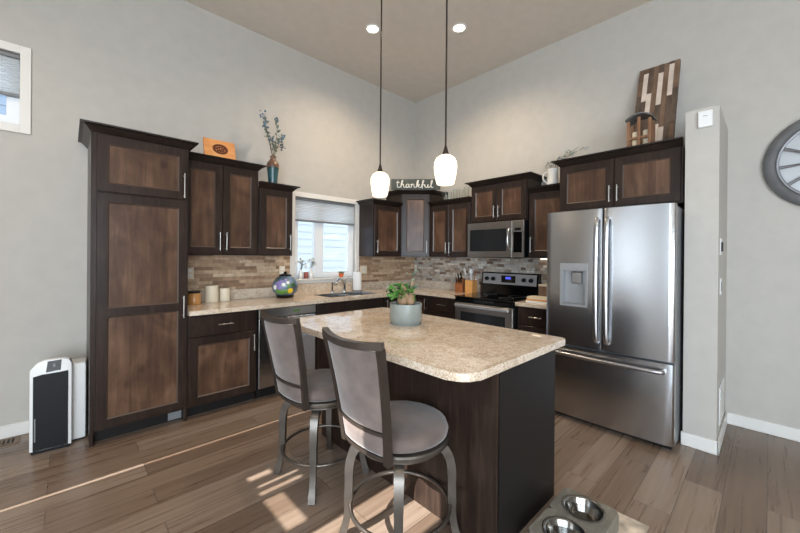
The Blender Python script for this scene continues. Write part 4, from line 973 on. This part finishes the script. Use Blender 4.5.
# ------------------------------------------------------------------ air purifier and floor things, left
r = thing('air_purifier', (-4.10, -.345, 0), 'white air purifier with black front panel standing left of the pantry', 'air purifier', math.radians(-4))
M().box(-.075, .178, -.055, .13, .012, .575, .015, 2).build('rear_housing', 'white_plastic', r, 30)
poly = [(-.108, .02), (.104, .02), (.104, .598), (.090, .628), (.055, .640), (-.040, .640), (-.075, .622), (-.108, .580)]
TF = Matrix.Rotation(PI/2, 4, 'X')     # (x, y)->(x, z), extruded along y
M(TF).prism(poly, .055, .125, .008, 2).build('front_housing', 'white_plastic', r, 30)
M(TF).prism([(-.090, .026), (.085, .026), (.085, .552), (.05, .545), (-.045, .545), (-.09, .535)], .1255, .132, .002, 1).build('front_panel', 'black_plastic', r, 0)
M(TF).prism([(-.028, .556), (.046, .562), (.050, .634), (-.020, .630)], .1255, .1295).build('control_display', 'gloss_black', r, 0)
M(TF).prism([(.007, .588), (.019, .588), (.019, .610), (.007, .610)], .1297, .1303).build('display_icon', 'grey_plastic', r, 0)
M(TF).prism([(-.084, .09), (-.077, .09), (-.077, .25), (-.084, .25)], .1322, .1335).build('grille_slot', 'grey_plastic', r, 0)
M().box(-.100, .095, -.118, -.056, 0, .0195).box(-.06, .17, -.04, .11, 0, .0115).build('foot', 'black_plastic', r, 0)
m = M(); m.tube([(0, 0, .012), (.01, .01, .06), (-.012, 0, .12), (.012, -.01, .17), (-.012, .01, .22), (.012, 0, .27), (-.008, -.005, .33), (.006, .02, .40), (.0, .045, .42)], .0055, 7, smooth=6)
r = tag(m.build('power_cord', 'black_plastic'), 'black coiled power cord hanging between purifier and pantry', 'cord'); r.location = (-3.936, -.33, 0)
r = thing('floor_register', (-4.46, -.10, 0), 'low metal floor register by the left baseboard', 'vent')
M().box(-.18, .18, -.06, .06, .0005, .006, .002).build('register_frame', 'vent_metal', r, 0)
m = M()
for i in range(14): m.box(-.155+i*.0225, -.143+i*.0225, -.04, .04, .0062, .0068)
m.build('register_slots', 'black', r, 0)

# ------------------------------------------------------------------ pet feeder at the island end
tag(M().box(-2.62, -1.86, -3.50, -3.100, .0005, .008, .003).build('pet_mat', 'mat', None, 30), 'speckled beige mat on the floor under the pet bowl stand', 'mat')
ZT = .105
r = thing('pet_bowl_stand', (-2.235, -3.272, .0085), 'low grey wooden pet bowl stand at the island end', 'pet feeder')
sx, sy = .228, .130; hs2 = ZT-.0085; RB_ = .090
cs = [(.115, 0), (-.115, 0)]
m = M()
# top board with two round holes: build each half as a ring between square and circle
for cx, cy_ in cs:
    n = 40; vs = []; fs = []
    for i in range(n):
        a = 2*PI*i/n; ca, sa = math.cos(a), math.sin(a); k = min((sx/2)/max(1e-6, abs(ca)), sy/max(1e-6, abs(sa)))
        if abs(ca)*sy < abs(sa)*(sx/2): k = sy/abs(sa)
        for zz in (hs2-.018, hs2):
            vs += [(cx+ca*RB_, cy_+sa*RB_, zz), (cx+ca*k, cy_+sa*k, zz)]
    for i in range(n):
        j = (i+1) % n
        fs += [(i*4+2, i*4+3, j*4+3, j*4+2), (i*4, j*4, j*4+1, i*4+1), (i*4, i*4+2, j*4+2, j*4), (i*4+1, j*4+1, j*4+3, i*4+3)]
    m.add(vs, fs)
m.build('top_board', 'stand', r, 0)
M().box(-sx, sx, -sy, -sy+.016, 0, hs2-.0185).build('side_board', 'stand', r, 0); M().box(-sx, sx, sy-.016, sy, 0, hs2-.0185).build('side_board', 'stand', r, 0)
M().box(-sx, -sx+.016, -sy+.016, sy-.016, 0, hs2-.0185).build('end_board', 'stand', r, 0); M().box(sx-.016, sx, -sy+.016, sy-.016, 0, hs2-.0185).build('end_board', 'stand', r, 0)
for k, (cx, cy_) in enumerate(cs):
    o = tag(M().lathe([(.0001, .0), (.062, .0), (.078, .03), (.0865, .058), (.100, .0610), (.1005, .064), (.088, .065), (.083, .060), (.075, .032), (.060, .004), (.0001, .004)], n=40).build('pet_bowl', 'bowl_steel', None, 60),
            ['steel pet bowl in the stand, nearer the refrigerator', 'steel pet bowl in the stand, nearer the bar stools'][k], 'pet bowl', 'steel pet bowls in the stand')
    o.location = (-2.235+cx, -3.272, ZT+.0005-.0608)

# ------------------------------------------------------------------ right wall and stub
r = thing('wall_sensor', (-.7045, -3.592, 2.385), 'small white box high on the end of the wall stub', 'sensor', RB)
M().box(-.040, .040, -.022, 0, -.058, .058, .004).build('housing', 'white_plastic', r, 30)
M().box(-.012, .012, -.0228, -.0222, .018, .022).build('indicator', 'grey_plastic', r, 0)
def side_plate(nm, x, z, w_, h_, label, cat):
    r = thing(nm, (x, -3.6685, z), label, cat)
    M().box(-w_/2, w_/2, -.006, 0, -h_/2, h_/2, .002).build('cover_plate', 'white_plastic', r, 30)
    return r
r = side_plate('light_switch', -.56, 1.47, .115, .118, 'switch plate with dark rockers on the side of the wall stub', 'light switch')
for x in (-.025, .025): M().box(x-.016, x+.016, -.013, -.0062, -.034, .034, .001).build('rocker', 'iron', r, 0)
r = side_plate('wall_outlet', -.56, 1.18, .072, .118, 'white outlet plate on the side of the wall stub below the switch', 'outlet')
M().box(-.017, .017, -.008, -.0062, -.034, .034, .001).build('socket', 'grey_plastic', r, 0)
r = side_plate('wall_vent', -.40, .30, .34, .28, 'white return air grille low on the side of the wall stub', 'vent')
m = M()
for i in range(10): m.box(-.15, .15, -.0085, -.0062, -.12+i*.025, -.108+i*.025)
m.build('louvers', 'trim', r, 0)
# large wheel on the right wall
R0 = .368
r = thing('wall_ornament', (-.002, -3.874-R0, 2.115), 'large round grey rimmed wheel hung on the right wall', 'wall decor', RB)
M().lathe([(R0-.078, -.001), (R0-.01, -.001), (R0, -.012), (R0, -.030), (R0-.016, -.044), (R0-.045, -.048), (R0-.066, -.040), (R0-.078, -.024), (R0-.078, -.001)], n=72, axis='y', cap=False).build('rim', 'rim', r, 40)
M().lathe([(R0-.078, -.036), (R0-.072, -.040), (R0-.080, -.042), (R0-.088, -.036), (R0-.086, -.024), (R0-.079, -.024)], n=72, axis='y', cap=False).build('inner_ring', 'spoke', r, 60)
M().lathe([(.0001, -.004), (R0-.08, -.004), (R0-.08, -.002), (.0001, -.002)], n=64, axis='y').build('face', 'face', r, 60)
M().lathe([(.0001, -.05), (.03, -.05), (.035, -.03), (.035, -.006), (.0001, -.006)], n=24, axis='y').build('hub', 'rim', r)
for i in range(12):
    a = 2*PI*i/12+.09; m = M()
    for d in (-.028, .028):
        m.tube([((R0-.082)*math.cos(a+d), -.026, (R0-.082)*math.sin(a+d)), (.034*math.cos(a), -.03, .034*math.sin(a))], .0045, 6)
    m.build('spoke', 'spoke', r)
